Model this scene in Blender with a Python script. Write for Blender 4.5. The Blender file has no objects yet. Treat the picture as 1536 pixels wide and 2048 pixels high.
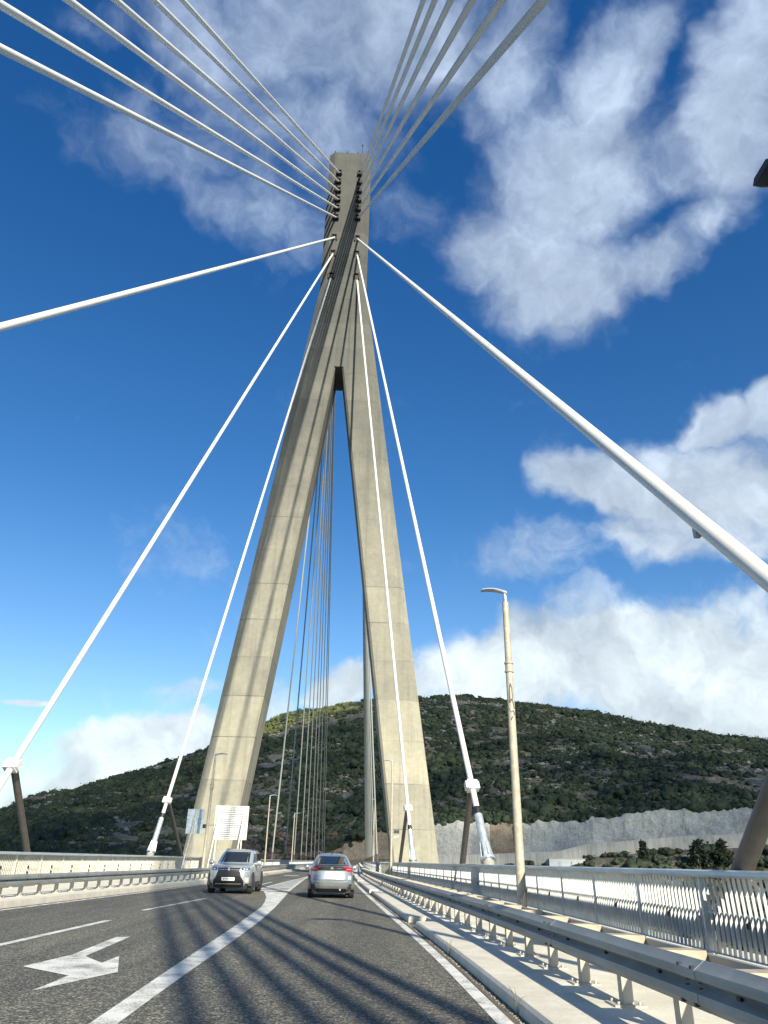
import bpy, math, random
import numpy as np
from mathutils import Vector, Matrix
random.seed(7); RNG = np.random.default_rng(11)
SC = bpy.context.scene
COL = SC.collection
R = math.radians

# ------------------------------------------------------------------ camera
CAM_H, FPX = 1.3, 1450.0
zen = np.array([63., 3005., -FPX]); upv = zen/np.linalg.norm(zen)
vp = np.array([690-768., -(1722-1024.), -FPX]); fwd = vp-upv*vp.dot(upv); fwd /= np.linalg.norm(fwd)
rgt = np.cross(fwd, upv)
RW = np.stack([rgt, fwd, upv])               # world = RW @ camera axes
CAMP = np.array([0, 0, CAM_H])
def ray(u, v):
    d = RW @ np.array([u-768., -(v-1024.), -FPX]); return d/np.linalg.norm(d)
def at_y(u, v, Y):
    d = ray(u, v); return CAMP+d*(Y/d[1])
def gnd(u, v, z=0.):
    d = ray(u, v); return CAMP+d*((z-CAM_H)/d[2])
cam = bpy.data.cameras.new('camera'); co = bpy.data.objects.new('camera', cam); COL.objects.link(co)
M4 = Matrix.Identity(4)
for i in range(3):
    for j in range(3): M4[i][j] = RW[i, j]
M4[2][3] = CAM_H
co.matrix_world = M4
cam.sensor_fit = 'VERTICAL'; cam.sensor_height = 24.0; cam.lens = 24.0*FPX/2048
cam.clip_start = 0.1; cam.clip_end = 20000
SC.camera = co

# ------------------------------------------------------------------ materials
def newmat(name):
    m = bpy.data.materials.new(name); m.use_nodes = True
    nt = m.node_tree; b = nt.nodes['Principled BSDF']; return m, nt, b
def N(nt, t, **kw):
    n = nt.nodes.new(t)
    for k, v in kw.items():
        if k.startswith('i_'):
            key = k[2:]; key = int(key) if key.isdigit() else key.replace('_', ' ')
            n.inputs[key].default_value = v
        else: setattr(n, k, v)
    return n
def ramp(nt, src, stops, interp='LINEAR'):
    r = nt.nodes.new('ShaderNodeValToRGB'); r.color_ramp.interpolation = interp
    el = r.color_ramp.elements
    while len(el) < len(stops): el.new(0.5)
    for e, (p, c) in zip(el, stops):
        e.position = p; e.color = (*c, 1) if len(c) == 3 else c
    nt.links.new(src, r.inputs[0]); return r.outputs[0]
def coords(nt, scale=(1, 1, 1), kind='Object'):
    t = nt.nodes.new('ShaderNodeTexCoord'); mp = nt.nodes.new('ShaderNodeMapping')
    mp.inputs['Scale'].default_value = scale
    nt.links.new(t.outputs[kind], mp.inputs[0]); return mp.outputs[0]
def noise(nt, vec, scale, detail=4, rough=.55, dist=0.):
    n = N(nt, 'ShaderNodeTexNoise', i_Scale=scale, i_Detail=detail, i_Roughness=rough, i_Distortion=dist)
    nt.links.new(vec, n.inputs['Vector']); return n.outputs[0]
def mixc(nt, fac, a, b, mode='MIX'):
    m = nt.nodes.new('ShaderNodeMix'); m.data_type = 'RGBA'; m.blend_type = mode
    for s, v in ((0, fac), (6, a), (7, b)):
        if isinstance(v, (int, float)): m.inputs[s].default_value = v
        elif isinstance(v, tuple): m.inputs[s].default_value = (*v, 1)
        else: nt.links.new(v, m.inputs[s])
    return m.outputs[2]
def math_(nt, op, a, b=0., c=0., clamp=False):
    m = nt.nodes.new('ShaderNodeMath'); m.operation = op; m.use_clamp = clamp
    for i, v in enumerate((a, b, c)):
        if isinstance(v, (int, float)): m.inputs[i].default_value = v
        else: nt.links.new(v, m.inputs[i])
    return m.outputs[0]
def bump(nt, b, h, strength=.3, dist=.02):
    n = N(nt, 'ShaderNodeBump', i_Strength=strength, i_Distance=dist)
    nt.links.new(h, n.inputs['Height']); nt.links.new(n.outputs[0], b.inputs['Normal'])
def simple(name, col, rough=.5, metal=0., var=.12, vscale=6., spec=None, coat=0., bumpy=0.):
    m, nt, b = newmat(name)
    v = coords(nt); n = noise(nt, v, vscale, 5, .6)
    lo = tuple(c*(1-var) for c in col); hi = tuple(min(1, c*(1+var)) for c in col)
    nt.links.new(ramp(nt, n, [(.3, lo), (.7, hi)]), b.inputs['Base Color'])
    b.inputs['Roughness'].default_value = rough; b.inputs['Metallic'].default_value = metal
    if coat: b.inputs['Coat Weight'].default_value = coat; b.inputs['Coat Roughness'].default_value = .05
    if bumpy: bump(nt, b, noise(nt, v, vscale*4, 5, .6), bumpy, .01)
    return m

def mat_asphalt():
    m, nt, b = newmat('asphalt'); v = coords(nt)
    vo = N(nt, 'ShaderNodeTexVoronoi', i_Scale=50.); nt.links.new(v, vo.inputs['Vector'])
    sp = N(nt, 'ShaderNodeSeparateColor'); nt.links.new(vo.outputs['Color'], sp.inputs[0])
    chips = ramp(nt, sp.outputs[0], [(0, (.034, .034, .030)), (.4, (.072, .071, .061)), (.75, (.142, .138, .115)), (1, (.38, .36, .30))])
    big = noise(nt, coords(nt, (1, .25, 1)), .9, 5, .6)
    c = mixc(nt, 1., chips, ramp(nt, big, [(.3, (.78, .78, .78)), (.7, (1.15, 1.13, 1.08))]), 'MULTIPLY')
    spots = noise(nt, v, 9, 3, .5)
    c = mixc(nt, 1., c, ramp(nt, spots, [(.35, (.82, .82, .82)), (.65, (1.1, 1.1, 1.1))]), 'MULTIPLY')
    # polished wheel tracks, darker oil line between them
    st = noise(nt, coords(nt, (1.2, .012, 1)), 1.3, 2, .5)
    c = mixc(nt, 1., c, ramp(nt, st, [(.35, (.78, .78, .8)), (.65, (1.14, 1.13, 1.09))]), 'MULTIPLY')
    oil = noise(nt, coords(nt, (1.6, .35, 1)), 1.7, 6, .75)
    c = mixc(nt, ramp(nt, oil, [(.56, (0, 0, 0)), (.70, (.55, .55, .55))]), c, (.03, .03, .028))
    nt.links.new(c, b.inputs['Base Color']); b.inputs['Roughness'].default_value = .82
    bump(nt, b, vo.outputs['Distance'], .5, .012); return m
def mat_paint_line(name='road paint', wear=.62):
    m, nt, b = newmat(name); v = coords(nt)
    n1 = noise(nt, v, 45, 4, .7); n2 = noise(nt, v, 2.2, 5, .6)
    f = math_(nt, 'ADD', math_(nt, 'MULTIPLY', n1, .5), math_(nt, 'MULTIPLY', n2, .5))
    nt.links.new(ramp(nt, f, [(.37, (.13, .13, .115)), (.455, (.40, .40, .37)), (.52, (.66, .66, .62)), (.75, (.80, .80, .77))]), b.inputs['Base Color'])
    b.inputs['Roughness'].default_value = .7
    bump(nt, b, noise(nt, v, 90, 2), .3, .006); return m
def mat_concrete(name, lo, hi, lift=0., rough=.85, streak=.25, scale=.5):
    m, nt, b = newmat(name); v = coords(nt)
    n1 = noise(nt, v, scale, 6, .6); c = ramp(nt, n1, [(.3, lo), (.7, hi)])
    n2 = noise(nt, coords(nt, (1, 1, .06)), scale*3.2, 5, .65)
    c = mixc(nt, streak, c, ramp(nt, n2, [(.35, tuple(x*.45 for x in lo)), (.6, hi)]))
    n3 = noise(nt, v, 25, 5, .7)
    c = mixc(nt, .5, c, mixc(nt, 1., c, ramp(nt, n3, [(.3, (.75, .75, .75)), (.7, (1.2, 1.2, 1.2))]), 'MULTIPLY'))
    nt.links.new(c, b.inputs['Base Color']); b.inputs['Roughness'].default_value = rough
    bump(nt, b, n3, .25, .02); return m
def mat_pylon():
    m, nt, b = newmat('pylon concrete'); v = coords(nt)
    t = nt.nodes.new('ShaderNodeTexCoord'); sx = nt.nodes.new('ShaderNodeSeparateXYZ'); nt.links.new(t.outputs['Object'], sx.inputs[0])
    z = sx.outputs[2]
    # dimmer light up high is painted in: base colour darkens towards the head
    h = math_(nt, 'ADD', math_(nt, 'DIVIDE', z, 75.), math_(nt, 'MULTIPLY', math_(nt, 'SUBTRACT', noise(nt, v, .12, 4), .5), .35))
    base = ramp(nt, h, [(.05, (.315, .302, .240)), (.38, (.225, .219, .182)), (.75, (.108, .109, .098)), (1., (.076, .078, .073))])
    n1 = noise(nt, v, .35, 6, .62)
    c = mixc(nt, 1., base, ramp(nt, n1, [(.25, (.78, .79, .8)), (.75, (1.16, 1.14, 1.1))]), 'MULTIPLY')
    n2 = noise(nt, coords(nt, (1.5, 1.5, .04)), 1.1, 6, .7)
    c = mixc(nt, 1., c, ramp(nt, n2, [(.28, (.72, .73, .75)), (.5, (1, 1, 1)), (.75, (1.06, 1.05, 1.03))]), 'MULTIPLY')
    n4 = noise(nt, v, 2.5, 5, .7)
    c = mixc(nt, 1., c, ramp(nt, n4, [(.3, (.88, .88, .88)), (.7, (1.08, 1.08, 1.08))]), 'MULTIPLY')
    wn = nt.nodes.new('ShaderNodeTexWhiteNoise'); wn.noise_dimensions = '1D'; nt.links.new(math_(nt, 'FLOOR', math_(nt, 'DIVIDE', z, 4.1)), wn.inputs['W'])
    c = mixc(nt, 1., c, ramp(nt, wn.outputs['Value'], [(0, (.88, .88, .89)), (1, (1.1, 1.09, 1.07))]), 'MULTIPLY')
    # pour joints every 4.1 m, faint board lines every 0.68 m
    fr = math_(nt, 'FRACT', math_(nt, 'DIVIDE', z, 4.1))
    j = math_(nt, 'LESS_THAN', fr, .018)
    jn = math_(nt, 'MULTIPLY', j, ramp(nt, noise(nt, v, .22, 3), [(.42, (.0, .0, .0)), (.6, (.75, .75, .75))]))
    c = mixc(nt, jn, c, (.05, .05, .045))
    fb = math_(nt, 'FRACT', math_(nt, 'DIVIDE', z, .68)); jb = math_(nt, 'LESS_THAN', fb, .06)
    c = mixc(nt, math_(nt, 'MULTIPLY', jb, ramp(nt, n1, [(.4, (0, 0, 0)), (.7, (.22, .22, .22))])), c, (.1, .1, .09))
    nt.links.new(c, b.inputs['Base Color']); b.inputs['Roughness'].default_value = .9
    bump(nt, b, n4, .35, .05); return m
def mat_galv(name, col=(.42, .44, .45), metal=.45, rough=.48, rust=0.):
    m, nt, b = newmat(name); v = coords(nt)
    n = noise(nt, v, 3.5, 5, .65); n2 = noise(nt, coords(nt, (4, .4, 4)), 2., 5, .6)
    c = ramp(nt, n, [(.3, tuple(x*.8 for x in col)), (.7, tuple(x*1.15 for x in col))])
    c = mixc(nt, 1., c, ramp(nt, n2, [(.3, (.8, .8, .8)), (.7, (1.08, 1.08, 1.08))]), 'MULTIPLY')
    if rust:
        f = ramp(nt, noise(nt, v, 1.1, 6, .7), [(.5, (0, 0, 0)), (.72, (rust, rust, rust))])
        c = mixc(nt, f, c, (.30, .19, .10))
    nt.links.new(c, b.inputs['Base Color']); b.inputs['Metallic'].default_value = metal
    nt.links.new(ramp(nt, n, [(.3, (rough-.1,)*3), (.7, (rough+.14,)*3)]), b.inputs['Roughness'])
    bump(nt, b, noise(nt, v, 12, 4), .06, .01); return m

M = {}
M['asphalt'] = mat_asphalt(); M['line'] = mat_paint_line()
M['pave'] = mat_concrete('pavement concrete', (.55, .515, .42), (.74, .70, .60), streak=.0, scale=1.4)
M['kerb'] = mat_concrete('kerb concrete', (.52, .485, .40), (.70, .66, .57), streak=.1, scale=2.2)
M['deck'] = mat_concrete('deck concrete', (.22, .21, .19), (.36, .35, .31), scale=.6)
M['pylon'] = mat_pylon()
M['galv'] = mat_galv('galvanised steel', (.29, .31, .305), .3, .48); M['galv_post'] = mat_galv('post steel', (.50, .47, .40), .1, .6, rust=.3)
M['spacer'] = mat_galv('spacer steel', (.46, .40, .30), .1, .6, rust=.5)
M['plate_dark'] = mat_galv('shade plate dark', (.14, .16, .17), .1, .6); M['rail'] = mat_galv('railing steel', (.50, .52, .51), .15, .5)
M['rail_l'] = mat_galv('railing steel weathered', (.55, .53, .46), .1, .55, rust=.45)
M['hand'] = mat_galv('handrail steel', (.48, .52, .54), .4, .4)
M['tube'] = mat_galv('anchor tube steel', (.52, .57, .60), .5, .36)
M['white'] = simple('cable sheath white', (.60, .60, .57), .38, 0, .05, .8)
M['cablegrey'] = simple('cable sheath grey', (.50, .495, .46), .45, 0, .12, .8)
M['farcable_shaded'] = simple('far cable shaded grey', (.30, .315, .30), .5, 0, .1, .8); M['strut'] = simple('damper brown steel', (.10, .088, .075), .55, .1, .2, 5)
M['black'] = simple('black rubber', (.012, .012, .013), .55, 0, .3, 8)
M['socket'] = simple('socket steel', (.018, .018, .018), .6, .2, .3, 4)
M['lamp'] = mat_galv('lamp pole paint', (.40, .365, .285), .0, .5, rust=.55)
M['lamphead'] = simple('lamp head grey', (.33, .36, .38), .45, .2, .1, 6)
M['dark'] = simple('dark plastic', (.02, .022, .026), .4, 0, .2, 10)
M['signback'] = mat_galv('sign back aluminium', (.46, .54, .60), .3, .42)
M['signpost'] = mat_galv('sign post steel', (.66, .64, .56), .1, .5)
M['slat'] = simple('sign slat aluminium', (.72, .75, .76), .4, .1, .08, 3)

# ------------------------------------------------------------------ mesh builder
class MB:
    def __init__(s): s.v = []; s.f = []; s.m = []; s.mi = 0
    def add(s, vs, fs):
        o = len(s.v); s.v += [tuple(p) for p in vs]
        for f in fs: s.f.append([i+o for i in f]); s.m.append(s.mi)
    def hexa(s, p):   # 8 points: bottom 4 ccw, top 4
        s.add(p, [(3, 2, 1, 0), (4, 5, 6, 7), (0, 1, 5, 4), (1, 2, 6, 5), (2, 3, 7, 6), (3, 0, 4, 7)])
    def box(s, c, sz, rz=0.):
        x, y, z = (a/2 for a in sz); cs, sn = math.cos(rz), math.sin(rz)
        pts = []
        for dz in (-z, z):
            for dx, dy in ((-x, -y), (x, -y), (x, y), (-x, y)):
                pts.append((c[0]+dx*cs-dy*sn, c[1]+dx*sn+dy*cs, c[2]+dz))
        s.hexa(pts)
    def bar(s, a, b, w, h, up=(0, 0, 1)):
        a, b = Vector(a), Vector(b); d = (b-a).normalized(); r = d.cross(Vector(up))
        if r.length < 1e-4: r = d.cross(Vector((0, 1, 0)))
        r.normalize(); u = r.cross(d); r *= w/2; u *= h/2
        s.hexa([a-r-u, a+r-u, b+r-u, b-r-u, a-r+u, a+r+u, b+r+u, b-r+u])
    def tube(s, pts, rad, n=12, caps=True):
        pts = [Vector(p) for p in pts]
        if not isinstance(rad, (list, tuple)): rad = [rad]*len(pts)
        o = len(s.v); prev = None
        for i, p in enumerate(pts):
            d = (pts[min(i+1, len(pts)-1)]-pts[max(i-1, 0)]).normalized()
            if prev is None:
                a = d.cross(Vector((0, 0, 1)))
                if a.length < 1e-3: a = d.cross(Vector((0, 1, 0)))
                a.normalize()
            else:
                a = (prev-d*prev.dot(d)).normalized()
            prev = a; b = d.cross(a)
            for k in range(n):
                t = 2*math.pi*k/n; s.v.append(tuple(p+(a*math.cos(t)+b*math.sin(t))*rad[i]))
        for i in range(len(pts)-1):
            for k in range(n):
                k2 = (k+1) % n
                s.f.append([o+i*n+k, o+i*n+k2, o+(i+1)*n+k2, o+(i+1)*n+k]); s.m.append(s.mi)
        if caps:
            s.f.append([o+k for k in range(n)][::-1]); s.m.append(s.mi)
            e = o+(len(pts)-1)*n; s.f.append([e+k for k in range(n)]); s.m.append(s.mi)
    def rings(s, rings, caps=(True, True)):
        n = len(rings[0]); o = len(s.v)
        for r in rings: s.v += [tuple(p) for p in r]
        for i in range(len(rings)-1):
            for k in range(n):
                k2 = (k+1) % n
                s.f.append([o+i*n+k, o+i*n+k2, o+(i+1)*n+k2, o+(i+1)*n+k]); s.m.append(s.mi)
        if caps[0]: s.f.append([o+k for k in range(n)][::-1]); s.m.append(s.mi)
        if caps[1]:
            e = o+(len(rings)-1)*n; s.f.append([e+k for k in range(n)]); s.m.append(s.mi)
    def grid(s, rows, flip=False):
        nc = len(rows[0]); o = len(s.v)
        for r in rows: s.v += [tuple(p) for p in r]
        for i in range(len(rows)-1):
            for k in range(nc-1):
                q = [o+i*nc+k, o+i*nc+k+1, o+(i+1)*nc+k+1, o+(i+1)*nc+k]
                s.f.append(q[::-1] if flip else q); s.m.append(s.mi)
    def poly(s, pts, z=None):
        pts = [(p[0], p[1], z) if z is not None else p for p in pts]
        s.add(pts, [tuple(range(len(pts)))])
    def build(s, name, mat, parent=None, smooth=None, origin=None, link=True):
        me = bpy.data.meshes.new(name)
        v = s.v
        if origin is not None: v = [(a[0]-origin[0], a[1]-origin[1], a[2]-origin[2]) for a in v]
        me.from_pydata(v, [], s.f)
        for mm in (mat if isinstance(mat, (list, tuple)) else [mat]): me.materials.append(mm)
        if any(s.m): me.polygons.foreach_set('material_index', s.m)
        me.update()
        if smooth is not None:
            me.polygons.foreach_set('use_smooth', [True]*len(me.polygons)); me.set_sharp_from_angle(angle=R(smooth))
        o = bpy.data.objects.new(name, me)
        if link: COL.objects.link(o)
        if parent is not None: o.parent = parent
        return o
def np_mesh(name, v, f, mat, smooth=False):
    me = bpy.data.meshes.new(name); v = np.asarray(v, np.float32); f = np.asarray(f, np.int32)
    k = f.shape[1]
    me.vertices.add(len(v)); me.vertices.foreach_set('co', v.ravel())
    me.loops.add(f.size); me.loops.foreach_set('vertex_index', f.ravel())
    me.polygons.add(len(f)); me.polygons.foreach_set('loop_start', np.arange(len(f), dtype=np.int32)*k)
    me.polygons.foreach_set('loop_total', np.full(len(f), k, np.int32))
    me.update(calc_edges=True); me.validate()
    if smooth: me.polygons.foreach_set('use_smooth', np.ones(len(f), bool))
    me.materials.append(mat); o = bpy.data.objects.new(name, me); COL.objects.link(o); return o
def tag(o, label=None, cat=None, group=None, kind=None):
    if label: o['label'] = label
    if cat: o['category'] = cat
    if group: o['group'] = group
    if kind: o['kind'] = kind
    return o
def empty(name, loc, rz=0.):
    o = bpy.data.objects.new(name, None); COL.objects.link(o); o.location = loc; o.rotation_euler = (0, 0, rz)
    o.empty_display_size = .3; return o
def inst(src, parent, loc, rz=0.):
    c = src.copy(); COL.objects.link(c); c.parent = parent; c.location = loc; c.rotation_euler = (0, 0, rz); return c
def interp(pts):
    xs = [p[0] for p in pts]; ys = [p[1] for p in pts]
    return lambda t: float(np.interp(t, xs, ys))

# ------------------------------------------------------------------ plan of the bridge
D = 76.0; KS = D/70.0; AX = .0157            # pylon front plane; drift of the far span's axis
eR = interp([(-60, 1.6), (0, 1.46), (12, 1.44), (16.5, 1.37), (24, 1.2), (37, .92), (52, .68), (76, .5), (400, .5+AX*324)])
eL = interp([(-60, -12.2), (0, -9.8), (20, -8.82), (32, -8.2), (46, -7.5), (60, -7.05), (76, -6.9), (400, -6.9+AX*324)])
rR = interp([(-60, 5.6), (12, 5.45), (25, 5.5), (74, 4.35)])
rRf = interp([(74.2, 3.3), (400, 3.3+AX*326)])
rL = interp([(-60, -12.9), (24, -12.6), (74, -12.9)])
rLf = interp([(74.2, -9.3), (400, -9.3+AX*326)])
YS = [-45+2*i for i in range(60)]+[75+5*i for i in range(56)]
YEND = 345.0
YS = sorted(set([y for y in YS if y <= YEND]+[YEND]))
def strip(name, fl, fr, z, mat, y0=-45, y1=YEND, kind='structure', thick=0., step=None):
    mb = MB(); ys = [y for y in YS if y0 < y < y1]; ys = [y0]+ys+[y1]
    if thick:
        mb.rings([[(fl(y), y, z-thick), (fr(y), y, z-thick), (fr(y), y, z), (fl(y), y, z)] for y in ys])
    else:
        mb.grid([[(fl(y), y, z), (fr(y), y, z)] for y in ys])
    o = mb.build(name, mat); tag(o, kind=kind); return o
kR = lambda y: eR(y)+.28
kL = lambda y: eL(y)-.30
strip('road', lambda y: kL(y)-.1, lambda y: kR(y)+.5, 0., M['asphalt'])
outR = lambda y: (rR(y)+1.0) if y < 74.1 else rRf(y)+.75
outL = lambda y: (rL(y)-1.2) if y < 74.1 else rLf(y)-.75
strip('bridge_deck', outL, outR, -.03, M['deck'], thick=2.6)
# raised walkways; the right one is edged by kerb blocks with drain gaps
strip('pavement', lambda y: eR(y)+.72, lambda y: outR(y)-.02, .12, M['pave'], thick=.14)
strip('pavement', lambda y: outL(y)+.02, lambda y: kL(y)-.36, .15, M['pave'], thick=.17)
strip('kerb', lambda y: kL(y)-.355, kL, .16, M['kerb'], thick=.17)
gaps = [-18, 1.0, 19.1, 37.2, 55.3, 74, 92]
for i in range(len(gaps)-1):
    y0, y1 = gaps[i]+.75, gaps[i+1]-.75
    ys = np.linspace(y0, y1, 10); mb = MB()
    mb.rings([[(kR(y), y, -.01), (eR(y)+.714, y, -.01), (eR(y)+.714, y, .13), (kR(y)+.035, y, .13), (kR(y)+.006, y, .10)] for y in ys])
    tag(mb.build('kerb', M['kerb']), kind='structure')
strip('kerb', kR, lambda y: eR(y)+.714, .13, M['kerb'], y0=92.75, thick=.14)
# dirty gutter between edge line and kerb
mg, nt, b = newmat('gutter dirt'); v = coords(nt)
nn = noise(nt, v, 38, 5, .75)
nt.links.new(ramp(nt, nn, [(.3, (.045, .04, .032)), (.5, (.12, .105, .08)), (.68, (.30, .27, .21))]), b.inputs['Base Color'])
b.inputs['Roughness'].default_value = .95; bump(nt, b, nn, .8, .03)
strip('gutter', lambda y: eR(y)+.15+.03*math.sin(y*1.7)+.02*math.sin(y*4.1), lambda y: kR(y)-.004, .0025, mg, y0=-10, y1=90)
strip('gutter', lambda y: kL(y)+.004, lambda y: eL(y)-.16, .0025, mg, y0=-10, y1=90)

# markings
Z1 = .005
strip('road_marking', lambda y: eR(y)-.02, lambda y: eR(y)+.135, Z1, M['line'], y0=-20)
strip('road_marking', lambda y: eL(y)-.09, lambda y: eL(y)+.07, Z1, M['line'], y0=-20)
def mark(pts):
    mb = MB(); mb.poly(pts, Z1); return tag(mb.build('road_marking', M['line']), kind='structure')
def quadline(a, b, w):
    a = Vector((*a, 0)); b = Vector((*b, 0)); d = (b-a).normalized(); r = Vector((d.y, -d.x, 0))*w/2
    return mark([(p.x, p.y) for p in (a-r, a+r, b+r, b-r)])
quadline((-5.5, 10.2), (-5.24, 18.9), .16); quadline((-5.38, 22.5), (-4.92, 29.6), .15)
quadline((-4.75, 44), (-4.6, 52), .15)
mark([(-5.5, 73.5), (-4.2, 73.5), (-4.15, 75.5), (-5.45, 75.5)])
# turn arrow of the oncoming lane
arrow = MB()
apts = [(-3.80, 15.25), (-4.02, 15.15), (-3.90, 12.45), (-4.08, 11.13), (-3.25, 10.39), (-3.25, 9.26), (-2.77, 10.75), (-3.2, 12.37), (-3.22, 11.60), (-3.66, 12.30)]
apts = apts[::-1]
arrow.poly(apts, Z1); tag(arrow.build('road_marking', M['line']), kind='structure')
# curved separation line widening into the hatched island
cl = interp([(-20, -1.9), (7.6, -2.13), (10, -2.19), (14, -2.24), (18, -2.30), (25, -2.47)]); cr = interp([(-20, -1.68), (7.6, -1.90), (10, -1.92), (14, -1.90), (19, -1.92), (25, -2.05), (32.4, -2.30), (36.5, -2.45)])
strip('road_marking', cl, cr, Z1, M['line'], y0=-20, y1=25)
mark([(-2.47, 25.03), (-2.05, 25.03), (-2.30, 32.4), (-2.45, 36.4), (-3.65, 37.3), (-3.35, 35), (-2.95, 31.5), (-2.66, 28)])
lefte = interp([(38.2, -4.12), (41, -4.15), (55, -3.82), (72, -3.28)]); righte = interp([(36.5, -2.46), (55, -2.85), (72, -3.1)])
isl = MB()
for (fa, fb) in ((lefte, lambda y: lefte(y)+.14), (lambda y: righte(y)-.16, righte)):
    isl.grid([[(fa(y), y, Z1), (fb(y), y, Z1)] for y in np.linspace(37.6, 72, 14)])
y = 37.7
while y < 70:
    w = 1.15
    xa0, xb0 = lefte(y)+.142, righte(y)-.162; xa1, xb1 = lefte(y+w)+.142, righte(y+w)-.162
    if xb0-xa0 > .03: isl.add([(xa0, y, Z1), (xb0, y, Z1), (xb1, y+w, Z1), (xa1, y+w, Z1)], [(0, 1, 2, 3)])
    y += 2.0
tag(isl.build('road_marking', M['line']), kind='structure')
yy = 76.0
while yy < 330:
    c = -3.2+AX*(yy-76); quadline((c, yy), (c+AX*250/250*6, yy+6), .14); yy += 10

# ------------------------------------------------------------------ guardrails
def guardrail(side, xf, zb, pave_z, label):
    """side=+1: rail right of the road, traffic face towards -x"""
    y0, y1 = -7.0, YEND-3
    root = empty('guardrail', (xf(0), 0, pave_z)); tag(root, label, 'guardrail', 'guardrails along the road')
    og = (xf(0), 0, pave_z)
    ys = [y for y in np.arange(y0, 40, 1.0)]+[y for y in np.arange(40, y1, 4.0)]
    prof = [(0.075, 0.0), (.062, .012), (.0, .055), (-.005, .085), (.0, .115), (.07, .148), (.078, .158), (.07, .168), (.0, .20), (-.005, .23), (.0, .26), (.062, .305), (.075, .318)]
    th = .006
    ring = lambda y: [(xf(y)+side*px, y, zb+pz) for px, pz in prof]+[(xf(y)+side*(px+th), y, zb+pz) for px, pz in prof[::-1]]
    mb = MB(); mb.rings([ring(y) if side > 0 else ring(y)[::-1] for y in ys])
    # splice bolts and slots
    mb.mi = 1
    for k in range(24):
        yb = y0+1.1+4.0*k
        for dy in (-.11, .11):
            for dz in (.045, .135, .18, .27):
                mb.box((xf(yb)+side*(.004 if dz in (.045, .27) else .056), yb+dy, zb+dz), (.028, .035, .02))
    for k in range(70):
        yb = y0+.45+1.333*k
        mb.box((xf(yb)+side*.066, yb, zb+.158), (.03, .05, .024))
    mb.mi = 0
    for k in range(24):
        yb = y0+1.1+4.0*k; R2 = []
        for yy in (yb-.16, yb+.16): R2.append([(xf(yy)+side*(px-.004), yy, zb+pz) for px, pz in prof]+[(xf(yy)+side*(px-.0005), yy, zb+pz) for px, pz in prof[::-1]])
        mb.rings(R2 if side > 0 else [r[::-1] for r in R2])
    mb.build('beam', [M['galv'], M['black']], root, smooth=35, origin=og)
    # rear rail
    mb = MB(); mb.rings([[(xf(y)+side*px, y, zb+pz) for px, pz in ((.44, .13), (.49, .13), (.49, .29), (.44, .29))] for y in ys])
    mb.build('rear_rail', M['galv'], root, origin=og)
    # post + spacer + base plate, one mesh each, shared by the copies
    p = MB(); h0 = zb+.30-pave_z
    for px, sx, py, sy in ((.22, .10, -.055, .007), (.17, .006, 0, .10), (.27, .006, 0, .10)):
        p.box((side*px, py, h0/2+.006), (sx, sy, h0-.012))
    post = p.build('post', M['galv_post'], link=False)
    s_ = MB(); s_.box((side*.262, 0, zb+.245-pave_z), (.345, .20, .135)); sp = s_.build('spacer', M['spacer'], link=False)
    b_ = MB(); b_.box((side*.21, 0, .008), (.30, .30, .016))
    for dx in (-.1, .1):
        for dy in (-.1, .1): b_.tube([(side*.21+dx, dy, .016), (side*.21+dx, dy, .04)], .014, 6)
    bp = b_.build('base_plate', M['galv_post'], link=False)
    far = MB(); k = 0; y = y0+.45
    while y < y1:
        if k < 98:
            c = inst(post, root, (xf(y)-og[0], y, 0)); inst(sp, c, (0, 0, 0)); inst(bp, c, (0, 0, 0))
        else:
            far.box((xf(y)+side*.22, y, zb+.15), (.06, .11, .34)); far.box((xf(y)+side*.24, y, zb+.25), (.38, .2, .13))
            far.box((xf(y)+side*.22, y, (zb+pave_z)/2), (.06, .11, zb-pave_z))
        y += 1.333; k += 1
    o = far.build('post', M['galv_post'], root, origin=og); o['kind'] = 'stuff'
guardrail(+1, lambda y: eR(y)+1.06, .39, .12, 'galvanised crash barrier on the right-hand kerb, running from the bottom corner past the lamp post')
guardrail(-1, lambda y: eL(y)-1.1, .44, .15, 'galvanised crash barrier on the far kerb behind the silver oncoming car')

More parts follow.
